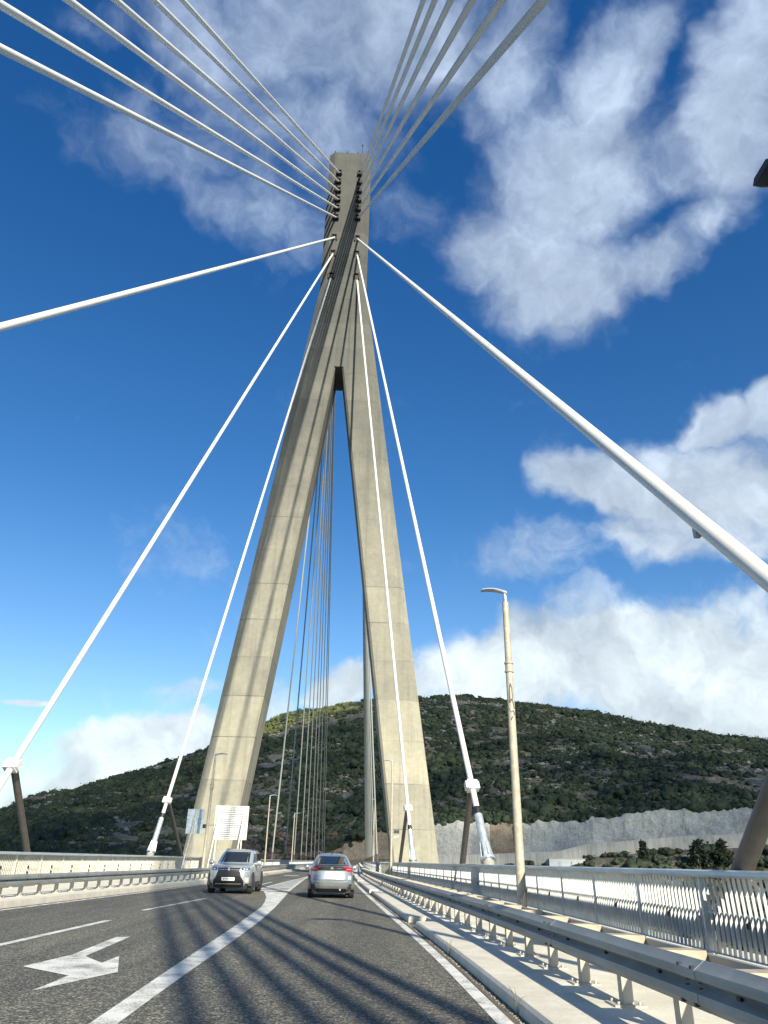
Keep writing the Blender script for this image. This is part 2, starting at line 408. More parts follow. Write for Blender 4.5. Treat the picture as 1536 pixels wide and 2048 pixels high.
# ------------------------------------------------------------------ pedestrian railings
def railing(pts, side, ztop, zbase, bay, label, mat, outer=True, clamps=1):
    """pts: polyline (x,y) along the railing; side=+1 outside is +x"""
    P = [Vector((p[0], p[1])) for p in pts]
    root = empty('railing', (P[0].x, P[0].y, zbase)); tag(root, label, 'railing', 'railings along the walkways')
    seg = [(P[i+1]-P[i]).length for i in range(len(P)-1)]; tot = sum(seg)
    def at(s):
        for i, L in enumerate(seg):
            if s <= L+1e-6 or i == len(seg)-1:
                t = s/L; return P[i].lerp(P[i+1], t)
            s -= L
    n = max(1, round(tot/bay)); bl = tot/n; og = Vector((P[0].x, P[0].y, zbase)); H = ztop-zbase
    nodes = [at(i*bl) for i in range(n+1)]
    # handrail: rounded flat tube
    hs = [(-.13, -.02), (-.12, .03), (-.07, .05), (.07, .05), (.12, .03), (.14, -.02), (.11, -.05), (-.10, -.05)]
    mb = MB(); rings = []
    for i, q in enumerate(nodes):
        d = (nodes[min(i+1, n)]-nodes[max(i-1, 0)]).normalized(); r = Vector((d.y, -d.x))
        rings.append([(q.x+r.x*a, q.y+r.y*a, ztop-.05+bz) for a, bz in hs][::-1])
    mb.rings(rings); mb.build('handrail', M['hand'], root, smooth=35, origin=og)
    # posts
    pm = MB(); pm.box((0, 0, (H-.09)/2), (.075, .05, H-.09)); pm.box((0, 0, .01), (.2, .16, .02))
    pm.box((side*.055, 0, .38), (.06, .03, .62)); post = pm.build('post', mat, link=False)
    # bay of flat balusters with two thin rails
    bm_ = MB(); nb = int(round(bl/.15)); top = H-.10; bot = .07
    for k in range(1, nb):
        yk = -bl/2+bl*k/nb
        pr = [(-.0, bot), (.012*side, .25), (.02*side, .55), (.012*side, .85), (0, top)]
        rr = []
        for dx, z in pr: rr.append([(dx-.021, yk-.006, z), (dx+.021, yk-.006, z), (dx+.021, yk+.006, z), (dx-.021, yk+.006, z)])
        bm_.rings(rr)
    bars = bm_.build('baluster_panel', mat, link=False)
    rl = MB(); rl.box((side*.032, 0, .60), (.02, bl-.06, .022)); rl.box((0, 0, bot+.012), (.03, bl-.06, .02)); mid = rl.build('rail', mat, link=False)
    if outer:
        pl = MB(); pl.box((side*.115, 0, .42), (.012, bl-.03, .40)); plate = pl.build('shade_plate', M['plate_dark'], link=False)  # added plate, shades the lower bars; its dark colour deepens that shade
    cm = MB()
    for q in range(clamps):
        cm.box((side*.03, .05, .52+.2*q), (.06, .06, .05)); cm.box((side*-.005, .02, .50+.2*q), (.03, .03, .09)); cm.box((side*-.005, .09, .49+.2*q), (.03, .025, .07))
    clamp = cm.build('clamp', M['dark'], link=False)
    for i in range(n+1):
        d = (nodes[min(i+1, n)]-nodes[max(i-1, 0)]).normalized(); rz = math.atan2(-d.x, d.y)
        inst(post, root, (nodes[i].x-og.x, nodes[i].y-og.y, 0), rz)
    for i in range(n):
        c = (nodes[i]+nodes[i+1])/2; d = (nodes[i+1]-nodes[i]).normalized(); rz = math.atan2(-d.x, d.y); l = (c.x-og.x, c.y-og.y, 0)
        b = inst(bars, root, l, rz); inst(mid, b, (0, 0, 0))
        if clamps: inst(clamp, b, (0, 0, 0))
        if outer: inst(plate, root, l, rz)
railing([(rR(y), y) for y in (4.2, 12, 25, 40, 55, 73.6)], 1, 1.285, .12, 2.65, 'tall grey baluster railing in front of the rock cut, right of the road', M['rail'])
railing([(rL(y), y) for y in (8, 24, 50, 73.6)], -1, 1.385, .15, 2.65, 'sunlit baluster railing with rust stains, left of the road below the dark hillside', M['rail_l'], outer=False, clamps=2)
railing([(4.33, 73.8), (3.32, 74.6)], 1, 1.285, .12, 1.3, 'short sunlit railing panel turned across the walkway beside the right-hand pylon leg', M['rail'], outer=False, clamps=0)
railing([(rRf(y), y) for y in (74.8, 200, 338)], 1, 1.285, .12, 4.0, 'shaded railing of the far span, running from the right-hand pylon leg to the hillside', M['rail'], outer=False, clamps=0)
railing([(rLf(y), y) for y in (74.8, 200, 338)], -1, 1.30, .15, 4.0, 'far railing beyond the pylon, seen between the two cars', M['rail'], outer=False, clamps=0)

# ------------------------------------------------------------------ pylon
XC = -2.95*KS; DEP = 5.35; SL = .1275
pyl = empty('bridge_pylon', (XC, D+DEP/2, 0), R(-.6)); tag(pyl, 'tall A-shaped concrete pylon straddling the road', 'pylon')
zs = lambda z: CAM_H+(z-CAM_H)*KS
def outer(z): return max(3.17, 12.16-SL*(z-1.5))
def inner(z): return 7.68-.1273*(z-1.5)
ZSLOT, ZTOP, ZSH = 58.5, zs(90.8), 1.5+(12.16-3.17)/SL
yF, yB = -DEP/2, DEP/2
CO, CI = .62, .22
def legring(z, s):
    o, i = outer(z), inner(z)
    cx, cy = .84, .6
    pts = [(i+CI, yF), (o-cx, yF), (o, yF+cy), (o, yB-cy), (o-cx, yB), (i+CI, yB), (i, yB-CI), (i, yF+CI)]
    pts = [(s*a, b_, z) for a, b_ in pts]
    return pts if s > 0 else pts[::-1]
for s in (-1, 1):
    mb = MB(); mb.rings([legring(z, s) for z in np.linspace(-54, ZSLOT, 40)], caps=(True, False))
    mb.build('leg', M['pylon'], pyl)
def headring(z):
    o = outer(z); cx, cy = .84, .6
    return [(-o+cx, yF, z), (o-cx, yF, z), (o, yF+cy, z), (o, yB-cy, z), (o-cx, yB, z), (-o+cx, yB, z), (-o, yB-cy, z), (-o, yF+cy, z)]
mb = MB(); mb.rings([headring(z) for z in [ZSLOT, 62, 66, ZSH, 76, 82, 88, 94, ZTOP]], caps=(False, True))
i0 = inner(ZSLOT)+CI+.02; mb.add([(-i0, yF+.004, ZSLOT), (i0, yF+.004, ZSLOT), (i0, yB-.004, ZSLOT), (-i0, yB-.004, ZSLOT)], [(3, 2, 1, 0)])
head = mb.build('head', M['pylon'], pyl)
# wall above the slot behind the chamfered inner edges is closed by small gussets
# top furniture
for x in (-2.35, -.55, 1.1):
    q = MB(); q.tube([(x, yF+.5, ZTOP), (x, yF+.5, ZTOP+.9)], .09, 8); q.box((x, yF+.28, ZTOP-.1), (.22, .5, .12)); q.build('lightning_rod', M['socket'], pyl)
q = MB(); q.tube([(1.75, yF+.4, ZTOP), (1.75, yF+.4, ZTOP+2.4)], [.05, .03], 8); q.box((1.75, yF+.4, ZTOP+2.4), (.2, .2, .3)); q.build('antenna', M['socket'], pyl)
# access hatch scuffs on the right leg
# ------------------------------------------------------------------ stay cables
RA = [(-1.47, 86.72), (-1.48, 85.05), (-1.5, 83.41), (-1.51, 81.69), (-1.52, 80.0), (-1.53, 78.33), (-1.46, 74.55), (-1.43, 71.84), (-1.33, 68.02)]
LA_ = [(-4.36, 86.69), (-4.39, 85.02), (-4.34, 83.29), (-4.33, 81.57), (-4.33, 79.98), (-4.41, 78.22), (-4.47, 74.61), (-4.52, 71.8), (-4.56, 67.98)]
def hit(p, q, X):
    n = np.cross(ray(*p), ray(*q)); return -(n[0]*X+n[2]*(0-CAM_H))/n[1]
RP = [((721, 348), (847, 0)), ((720, 365), (870, 0)), ((719, 382), (902, 0)), ((718, 400), (946, 0)), ((717, 418), (1005, 0)), ((716, 436), (1090, 0)), ((715, 478), (1536, 1169)), ((714, 509), (960, 1600)), ((713.5, 554), (822, 1600))]
LP = [((679, 346), (364, 0)), ((677.5, 363), (307, 0)), ((677, 381), (229, 0)), ((676, 399), (133, 0)), ((675, 416), (0, 12)), ((672.5, 435), (0, 100)), ((669, 475), (0, 658)), ((666, 507), (0, 1574)), ((662.5, 552), (335, 1600))]
ZB = .1
def cable(top, bot, r, mat, label, group, tubez=3.0, collar=None, strut=None, rt=.172, n=16, tubemat=None, clamp=None, fl=True):
    T, B = Vector(top), Vector(bot); root = empty('stay_cable', B); tag(root, label, 'cable', group)
    d = (T-B).normalized(); f = lambda z: B+(T-B)*((z-B.z)/(T.z-B.z))
    L = (T-B).length
    mb = MB(); zs0 = tubez-.15; pts = [f(zs0+(T.z-zs0)*i/44) for i in range(45)]
    sag = L*.0
    mb.tube(pts, r, max(16, n*2), caps=True); mb.build('sheath', mat, root, origin=B)
    mb = MB(); a, b_ = f(B.z), f(tubez)
    mb.tube([a, a.lerp(b_, .3), a.lerp(b_, .6), a.lerp(b_, .97), b_], [rt*1.12, rt*1.08, rt*1.04, rt, rt], n)
    tb = mb.build('anchor_tube', tubemat or M['tube'], root, smooth=50, origin=B)
    if fl:
        mb = MB(); mb.tube([f(tubez), f(tubez+.3)], [r*1.25, r*1.2], n); mb.build('collar_ring', M['black'], root, smooth=50, origin=B)
        FB = f(1.42 if B.x > 0 else 1.6); mb = MB(); mb.tube([FB, FB+d*.09], rt*1.8, n)
        side = d.cross(Vector((0, 0, 1))).normalized(); upn = side.cross(d)
        for k in range(8):
            t = k*math.pi/4; dr = side*math.cos(t)+upn*math.sin(t)
            p0 = FB+d*.09+dr*rt*1.05; p1 = FB+d*.09+dr*rt*1.6; p2 = FB+d*.75+dr*rt*1.04; w = d.cross(dr)*.02
            mb.hexa([p0-w, p1-w, p1+w, p0+w, p2-w, p2+dr*.02-w, p2+dr*.02+w, p2+w])
        mb.build('flange', M['tube'], root, origin=B)
        mb = MB(); mb.tube([Vector((B.x, B.y+.5*(FB.y-B.y), -.3)), FB-d*.02], [rt*1.7, rt*1.4], n); mb.build('pedestal', M['deck'], root, smooth=50, origin=B)
    if collar:
        cpt = f(collar); side = d.cross(Vector((0, 0, 1))).normalized(); upn = side.cross(d)
        mb = MB()
        mb.bar(cpt-d*.22, cpt+d*.22, r*3.6, r*3.0, up=upn)
        for s in (-1, 1): mb.bar(cpt+side*s*r*2.0-d*.17, cpt+side*s*r*2.0+d*.17, r*.9, r*2.2, up=upn)
        mb.build('damper_collar', M['white'], root, origin=B)
        if strut:
            mb = MB(); mb.tube([Vector(strut), cpt-upn*r*1.4], .14, 12); mb.build('damper_strut', M['strut'], root, smooth=50, origin=B)
    if clamp is not None:
        cpt = T.lerp(B, clamp); mb = MB(); mb.box((cpt.x-.05, cpt.y, cpt.z-r-.06), (.09, .09, .16)); mb.build('clamp', M['lamphead'], root, origin=B)
    return root
def topR(i): x, z = RA[i]; return (x*KS, D+.3, zs(z)+.3)
def topL(i): x, z = LA_[i]; return (x*KS, D+.3, zs(z)+.3)
RX, LX = 5.75, -13.5
num = ['uppermost', 'second', 'third', 'fourth', 'fifth', 'sixth']
for i in range(6):
    cable(topR(i), (RX, hit(*RP[i], RX), ZB), .135, M['cablegrey'], f'pale grey cable running off the top right of the picture, {num[i]} on the pylon', 'upper stay cables on the right', n=20)
    cable(topL(i), (LX, hit(*LP[i], LX), ZB), .135, M['white'], f'white cable running off the upper left of the picture, {num[i]} on the pylon', 'upper stay cables on the left', n=20)
low = [('thick white stay cable slanting across the clouds to the right edge of the picture', 6), ('white stay cable landing just left of the near lamp post', 7), ('white stay cable crossing the face of the right-hand pylon leg', 8)]
cable(topR(6), (RX, hit(*RP[6], RX), ZB), .135, M['white'], low[0][0], 'lower stay cables on the right', tubez=2.4, collar=3.7, strut=(5.75, 13.1, 0), n=24, clamp=.926)
cable(topR(7), (5.81, 31, ZB), .125, M['white'], low[1][0], 'lower stay cables on the right', tubez=3.15, collar=4.35, strut=(5.45, 38.5, .05))
cable(topR(8), (5.05, 58, ZB), .125, M['white'], low[2][0], 'lower stay cables on the right', tubez=3.5, collar=5.0, strut=(4.62, 70, .05))
cable(topL(6), (LX, hit(*LP[6], LX), ZB), .135, M['white'], 'white stay cable running nearly level out of the left edge of the picture', 'lower stay cables on the left', tubez=2.4, collar=3.3, strut=(-13.4, 11, 0), n=24)
cable(topL(7), (LX, hit(*LP[7], LX), ZB), .125, M['white'], 'white stay cable with a square collar at the left edge above the brown strut', 'lower stay cables on the left', collar=4.4, strut=(-13.4, 35.8, .05))
cable(topL(8), (LX, hit(*LP[8], LX), ZB), .125, M['white'], 'white stay cable grazing the left edge of the pylon, landing behind the left railing', 'lower stay cables on the left', tubez=3.8, collar=5.0, strut=(-13.35, 69, .05))
for (x, z) in RA+LA_:
    pw, ph = .82, 1.05; X0 = x*KS-XC; Z0 = zs(z)
    q = MB()
    for sx in (-1, 1): q.box((X0+sx*(pw/2-.06), yF-.12, Z0), (.12, .26, ph))
    q.box((X0, yF-.12, Z0+ph/2-.06), (pw-.24, .26, .12)); q.box((X0, yF-.02, Z0), (pw-.24, .05, ph-.24))
    if z > 77: q.box((X0, yF-.26, Z0-ph*.42), (pw, .5, .22))
    q.build('cable_socket', M['socket'], pyl)
# scuffed patch on the right leg face
# far span cables; shade painted in with darker sheaths and dark foot tubes
tn = [.091, .0748, .0636, .0549, .0487, .0424, .038, .0332, .0286, .0262]
wl = ['nearest', 'second', 'third', 'fourth', 'fifth', 'sixth', 'seventh', 'eighth', 'ninth', 'farthest']
for k, t in enumerate(tn):
    Xl0 = -9.75-AX*76
    Yl = -Xl0/(t+AX); 
    zt = zs(70+1.75*k)
    cable((-4.4*KS, D+DEP-.3, zt), (Xl0+AX*Yl, Yl, ZB), .10, M['farcable_shaded'], f'thin grey stay cable of the far span on the left, {wl[k]} to the pylon', 'far span cables on the left', tubez=2.2, rt=.15, n=10, tubemat=M['strut'], fl=False)
    cable((-1.5*KS, D+DEP-.3, zt), (rRf(Yl)+.45, Yl, ZB), .10, M['farcable_shaded'], f'thin grey stay cable of the far span on the right, {wl[k]} to the pylon', 'far span cables on the right', tubez=2.2, rt=.15, n=10, tubemat=M['strut'], fl=False)

# ------------------------------------------------------------------ street lamps
def lamp(x, y, z0, ztop, side, label, box=None, arm=.82, ring=True, seg=16, k=1., hm='lamphead', hw=1.):
    root = empty('street_lamp', (x, y, z0)); tag(root, label, 'street lamp', 'street lamps on the bridge'); og = (x, y, z0)
    H = ztop; hr = z0+(ztop-z0)*.74
    mb = MB(); mb.tube([(x, y, z0), (x, y, z0+1.6), (x, y, hr), (x, y, H)], [.14*k, .135*k, .115*k, .105*k], seg)
    p = mb.build('pole', M['lamp'], root, smooth=50, origin=og)
    if ring:
        mb = MB()
        for dz in (0, .28): mb.tube([(x, y, hr+dz), (x, y, hr+dz+.05)], .15, seg)
        mb.tube([(x, y, hr+.05), (x, y, hr+.28)], .125, seg); mb.build('clamp_ring', M['lamp'], p, origin=og).location = (0, 0, 0)
    mb = MB(); mb.tube([(x, y, z0), (x, y, z0+.03)], .22, seg); mb.build('base_plate', M['lamp'], root, origin=og)
    mb = MB(); mb.tube([(x, y, H), (x, y, H+.2), (x-side*.02, y, H+.34)], [.07, .065, .05], 10)
    mb.build('spigot', M['lamphead'], root, smooth=50, origin=og)
    # flat arched luminaire
    mb = MB(); st = []
    for t in np.linspace(0, 1, 9):
        px = x+side*.06-side*(arm+.06)*t; zc = H+.34+.10*math.sin(t*math.pi*.8); w = (.05+.09*math.sin(min(1, t*1.6+.15)*math.pi/2)*(1 if t < .9 else .75))*hw; h = (.05-.02*t)*hw
        st.append([(px, y-w, zc-h*.4), (px, y-w*.7, zc+h), (px, y+w*.7, zc+h), (px, y+w, zc-h*.4), (px, y+w*.8, zc-h), (px, y-w*.8, zc-h)])
    if side < 0: st = [r[::-1] for r in st]
    mb.rings(st); hd = mb.build('luminaire', M[hm], root, smooth=40, origin=og)
    mb = MB(); mb.box((x-side*.45, y, H+.335+.085), (.5, .16, .02)); mb.build('lens', M['dark'], hd, origin=og)
    if box:
        for bz, bx, s, m_ in box:
            mb = MB(); mb.box((x+bx, y, bz), s); mb.bar((x, y, bz-.1), (x+bx, y, bz-.1), .04, .04); mb.build('mounted_box', m_, root, origin=og)
    return root
lamp(5.17, 23.6, .12, 9.42, 1, 'tall beige lamp post standing in the railing right of the road, scratched with dark marks')
lamp(4.07, 71., .12, 9.42, 1, 'slim lamp post before the right-hand pylon leg, a small box at its side', box=[(3.75, .45, (.5, .12, .28), M['dark']), (3.35, .42, (.46, .1, .1), M['lamphead'])], ring=False, seg=10, k=.8)
lamp(4.15, 118, .12, 9.42, 1, 'distant lamp post among the far cables on the right', ring=False, seg=8, k=.6)
lamp(-9.43, 54.2, .15, 7.55, -1, 'slim lamp post in front of the left-hand pylon leg between the two sign panels', box=[(3.25, -.22, (.2, .15, .25), M['dark'])], seg=10, k=.75)
lamp(-8.9, 90, .15, 7.55, -1, 'distant lamp post just left of the first far cable', ring=False, seg=8, k=.6)
lamp(-8.23, 124.5, .15, 7.55, -1, 'most distant lamp post on the left, between the far cables', ring=False, seg=8, k=.6)
q = at_y(1521, 343, 5.4); lamp(q[0]+.82, q[1], .12, q[2]-.4, 1, 'made-up dark lamp head at the right edge, standing in for a windscreen mount', hm='dark', hw=1.5)  # invented lamp, fills in for a dark windscreen fitting
# scratched tag on the near lamp post: dark strokes hugging the tube
def on_pole(o, pts, x, y, r, w):
    mb = MB()
    for a, b_ in zip(pts[:-1], pts[1:]):
        qa = [x+a[0], y-math.sqrt(max(1e-6, r*r-a[0]**2))-.004, a[1]]; qb = [x+b_[0], y-math.sqrt(max(1e-6, r*r-b_[0]**2))-.004, b_[1]]
        mb.bar(qa, qb, w, .004, up=(0, -1, 0))
    return mb
l1 = [o for o in COL.objects if o.name == 'street_lamp'][0]
mb = MB()
for pts in ([(-.01, 6.62), (-.04, 6.45), (-.05, 6.2), (-.055, 6.0)], [(-.01, 6.62), (.03, 6.45), (.035, 6.2), (.03, 6.0)], [(-.05, 6.0), (.0, 6.12), (.05, 5.98), (.07, 5.8)], [(-.07, 5.85), (-.03, 5.7), (.03, 5.75), (.08, 5.62)], [(-.05, 5.45), (0, 5.55), (.04, 5.62)]):
    m2 = on_pole(l1, pts, 5.17, 23.6, .125, .03); mb.add(m2.v, m2.f)
mb.build('scratch_mark', M['dark'], l1, origin=(5.17, 23.6, .12))

# ------------------------------------------------------------------ signs seen from behind, left
def sign_single():
    X0, X1, Y, z0, z1 = -11.62, -10.42, 58., 2.88, 4.52
    xm = -10.98; root = empty('road_sign', (xm, Y, .15)); tag(root, 'plain grey sign back with one slanting brace, left of the slatted sign', 'sign'); og = (xm, Y, .15)
    mb = MB(); mb.box(((X0+X1)/2, Y, (z0+z1)/2), (X1-X0, .03, z1-z0)); mb.build('panel', M['signback'], root, origin=og)
    mb = MB()
    for sx in (X0+.03, X1-.03): mb.box((sx, Y-.03, (z0+z1)/2), (.05, .03, z1-z0))
    for sz in (z1-.03, (z0+z1)/2+.05): mb.box(((X0+X1)/2, Y-.033, sz), (X1-X0-.3, .03, .06))
    mb.build('frame', M['signback'], root, origin=og)
    mb = MB(); mb.tube([(xm, Y-.09, .15), (xm, Y-.09, z1)], .045, 8); mb.build('post', M['signpost'], root, smooth=50, origin=og)
    mb = MB(); mb.tube([(xm-.15, Y-2.6, .15), (xm+.02, Y-.12, z1-.1)], .05, 8); mb.build('brace', M['signpost'], root, smooth=50, origin=og)
sign_single()
def sign_slats():
    Y = 66.; a = at_y(433, 1611, Y); b_ = at_y(490, 1680, Y); X0, X1, z1, z0 = a[0], b_[0]+.1, a[2], b_[2]
    root = empty('road_sign', ((X0+X1)/2, Y, .15)); og = ((X0+X1)/2, Y, .15)
    tag(root, 'large sign back of white horizontal slats beside the left-hand pylon leg', 'sign')
    mb = MB(); n = 17
    for k in range(n):
        z = z0+.1+(z1-z0-.2)*(k+.5)/n; mb.box(((X0+X1)/2, Y, z), (X1-X0-.12, .05, (z1-z0-.2)/n*.62))
    pn = mb.build('slats', M['slat'], root, origin=og)
    mb = MB(); mb.box(((X0+X1)/2, Y+.12, (z0+z1)/2), (X1-X0-.06, .02, z1-z0-.06)); mb.build('panel', M['plate_dark'], root, origin=og)  # panel coloured dark to paint the shade between the slats
    mb = MB()
    for x in (X0+.04, X1-.04): mb.box((x, Y-.01, (z0+z1)/2), (.09, .07, z1-z0))
    for z in (z0+.045, z1-.045): mb.box(((X0+X1)/2, Y-.012, z), (X1-X0-.18, .07, .09))
    mb.box(((X0+X1)/2, Y-.06, (z0+z1)/2), (.06, .06, z1-z0-.2))
    mb.build('frame', M['signpost'], root, origin=og)
    for x in (X0+.28, X1-.38):
        mb = MB(); mb.bar((x, Y-.1, .15), (x, Y-.1, z1-.1), .1, .08, up=(0, 1, 0)); mb.build('post', M['signpost'], root, origin=og)
        mb = MB(); mb.tube([(x-.1, Y-2.4, .15), (x, Y-.15, z0+1.9)], .055, 8); mb.build('brace', M['signpost'], root, smooth=50, origin=og)
sign_slats()

# ------------------------------------------------------------------ cars
def car_paint(name, col, rough=.28, metal=.55):
    m, nt, b = newmat(name); v = coords(nt)
    n = noise(nt, v, 2.5, 4); nt.links.new(ramp(nt, n, [(.3, tuple(c*.92 for c in col)), (.7, tuple(c*1.05 for c in col))]), b.inputs['Base Color'])
    b.inputs['Metallic'].default_value = metal; b.inputs['Roughness'].default_value = rough
    b.inputs['Coat Weight'].default_value = .8; b.inputs['Coat Roughness'].default_value = .06; return m
M['silver'] = car_paint('silver car paint', (.50, .54, .565)); M['greycar'] = car_paint('grey car paint', (.34, .38, .40))
M['glass'] = simple('car glass', (.012, .018, .02), .06, 0, .3, 2); M['glass'].node_tree.nodes['Principled BSDF'].inputs['Specular IOR Level'].default_value = .55
M['trim'] = simple('black car trim', (.012, .012, .014), .38, 0, .3, 12); M['cladding'] = simple('grey plastic cladding', (.03, .032, .034), .6, 0, .25, 14)
M['chrome'] = simple('chrome', (.75, .77, .78), .16, .9, .05, 5); M['plate'] = simple('plate white', (.78, .79, .78), .45, 0, .04, 8)
M['headlight'] = simple('headlight glass', (.05, .085, .11), .08, .2, .4, 20); M['drl'] = simple('lamp reflector', (.62, .68, .72), .2, .3, .2, 18)
M['taillight'] = simple('tail light red', (.42, .012, .018), .12, 0, .35, 16); M['pink'] = simple('rear reflector pink', (.62, .22, .33), .3, 0, .15, 14)
M['tyre'] = simple('tyre rubber', (.018, .018, .019), .8, 0, .25, 20); M['alloy'] = simple('alloy wheel', (.35, .37, .38), .3, .7, .1, 10)
M['plateink'] = simple('plate ink', (.08, .09, .12), .6, 0, .2, 8)

class Car:
    NSEG = 48
    def __init__(s, zf, zr, zw, n=4.6):
        s.yF, s.yR, s.w, s.n = interp(zf), interp(zr), interp(zw), n
        s.zs = sorted(set([z for z, _ in zf]+[z for z, _ in zr]+[z for z, _ in zw]))
    def prof(s, z, t):
        w = s.w(z); a, b = s.yF(z), s.yR(z); c, l = (a+b)/2, (a-b)/2; n = s.n
        ct, st = math.cos(t), math.sin(t)
        return (w*math.copysign(abs(ct)**(2/n), ct), c+l*math.copysign(abs(st)**(2/n), st), z)
    def yedge(s, x, z, front):
        w = s.w(z); a, b = s.yF(z), s.yR(z); c, l = (a+b)/2, (a-b)/2
        q = max(0., 1-min(1, abs(x)/w)**s.n)**(1/s.n)
        return c+l*q if front else c-l*q
    def shell(s):
        mb = MB(); rings = []
        z0, z1 = s.zs[0], s.zs[-1]
        zz = sorted(set(list(np.linspace(z0, z1, 34))+s.zs))
        for z in zz: rings.append([s.prof(z, 2*math.pi*(k+.5)/s.NSEG) for k in range(s.NSEG)])
        # rounded roof cap
        last = rings[-1]; cx = sum(p[0] for p in last)/len(last); cy = sum(p[1] for p in last)/len(last)
        for f, dz in ((.85, .018), (.6, .036), (.3, .046), (.02, .05)):
            rings.append([(cx+(p[0]-cx)*f, cy+(p[1]-cy)*f, z1+dz) for p in last])
        mb.rings(rings); return mb
    def panel(s, rows, front, off=.006, th=None, cols=10):
        """rows: (z, x0, x1); panel following the nose or tail, stood off by `off`"""
        sg = 1 if front else -1; th = th or off+.02; mb = MB(); F = []; B = []
        zz = []
        for (za, a0, a1), (zb, b0, b1) in zip(rows[:-1], rows[1:]):
            k = max(1, int(abs(zb-za)/.04))
            for i in range(k): zz.append((za+(zb-za)*i/k, a0+(b0-a0)*i/k, a1+(b1-a1)*i/k))
        zz.append(rows[-1])
        for z, x0, x1 in zz:
            xs = [x0+(x1-x0)*i/cols for i in range(cols+1)]
            F.append([(x, s.yedge(x, z, front)+sg*off, z) for x in xs]); B.append([(x, s.yedge(x, z, front)+sg*(off-th), z) for x in xs])
        mb.grid(F, flip=front); mb.grid(B, flip=not front)
        mb.grid([F[0], B[0]], flip=not front); mb.grid([F[-1], B[-1]], flip=front)
        mb.grid([[r[0] for r in F], [r[0] for r in B]], flip=front); mb.grid([[r[-1] for r in F], [r[-1] for r in B]], flip=not front)
        return mb
    def side(s, rows, sg, off=.006, th=.03, cols=10):
        """rows: (z, y0, y1)"""
        mb = MB(); F = []; B = []
        def xs_(y, z):
            w = s.w(z); a, b = s.yF(z), s.yR(z); c, l = (a+b)/2, (a-b)/2
            return w*max(0., 1-min(.999, abs((y-c)/l))**s.n)**(1/s.n)
        zz = []
        for (za, a0, a1), (zb, b0, b1) in zip(rows[:-1], rows[1:]):
            k = max(1, int(abs(zb-za)/.06))
            for i in range(k): zz.append((za+(zb-za)*i/k, a0+(b0-a0)*i/k, a1+(b1-a1)*i/k))
        zz.append(rows[-1])
        for z, y0, y1 in zz:
            ys = [y0+(y1-y0)*i/cols for i in range(cols+1)]
            F.append([(sg*(xs_(y, z)+off), y, z) for y in ys]); B.append([(sg*(xs_(y, z)+off-th), y, z) for y in ys])
        fl = sg < 0
        mb.grid(F, flip=fl); mb.grid(B, flip=not fl); mb.grid([F[0], B[0]]); mb.grid([F[-1], B[-1]])
        mb.grid([[r[0] for r in F], [r[0] for r in B]]); mb.grid([[r[-1] for r in F], [r[-1] for r in B]])
        return mb
def wheels(root, axles, tw, rad, wid):
    for y in axles:
        for sg in (-1, 1):
            x = sg*(tw-wid/2)
            w = empty('wheel', (x, y, rad)); w.parent = root
            mb = MB(); prof = [(-wid/2, rad*.66), (-wid/2, rad*.93), (-wid*.36, rad), (wid*.36, rad), (wid/2, rad*.93), (wid/2, rad*.66)]
            rr = []
            for px, pr in prof: rr.append([(px, pr*math.cos(2*math.pi*k/28), pr*math.sin(2*math.pi*k/28)) for k in range(28)])
            mb.rings(rr); mb.build('tyre', M['tyre'], w, smooth=40)
            mb = MB(); mb.tube([(-wid*.4, 0, 0), (wid*.4, 0, 0)], rad*.655, 24)
            for k in range(5):
                t = 2*math.pi*k/5; c, s_ = math.cos(t), math.sin(t)
                mb.bar((sg*wid*.43, .05*c, .05*s_), (sg*wid*.43, rad*.6*c, rad*.6*s_), .07, .03, up=(1, 0, 0))
            mb.tube([(sg*wid*.38, 0, 0), (sg*wid*.47, 0, 0)], .06, 12); mb.build('rim', M['alloy'], w, smooth=40)
def arches(root, car, axles, rad, mat, halfw):
    for y in axles:
        for sg in (-1, 1):
            mb = MB(); ri, ro = rad+.035, rad+.10; a = [math.pi*(-.04+1.08*k/20) for k in range(21)]; x0, x1 = sg*(halfw-.13), sg*(halfw+.012)
            rr = []
            for t in a:
                c, s_ = math.cos(t), math.sin(t)
                rr.append([(x0, y+ri*c, rad+ri*s_), (x1, y+ri*c, rad+ri*s_), (x1, y+ro*c, rad+ro*s_), (x0, y+ro*c, rad+ro*s_)])
            mb.rings(rr if sg > 0 else [r[::-1] for r in rr])
            # dark well behind the wheel
            mb.rings([[(x1-sg*.004, y+ri*math.cos(t), max(.19, rad+ri*math.sin(t))) for t in np.linspace(-.25, math.pi+.25, 22)], [(x1-sg*.012, y, rad+.02)]*22], caps=(False, False))
            mb.build('wheel_arch', mat, root)
def mirrors(root, y, z, w, mat):
    for sg in (-1, 1):
        mb = MB(); rr = []
        for f, a in ((0, .35), (.15, .8), (.5, 1.), (.85, .85), (1, .4)):
            xx = sg*(w+.03+.22*f); rr.append([(xx, y+.07*a*math.cos(t), z+.085*a*math.sin(t)) for t in np.linspace(0, 2*math.pi, 13)[:-1]])
        mb.rings(rr if sg > 0 else [r[::-1] for r in rr]); mb.bar((sg*(w-.04), y, z-.03), (sg*(w+.07), y, z-.03), .05, .05)
        mb.build('wing_mirror', mat, root, smooth=50)

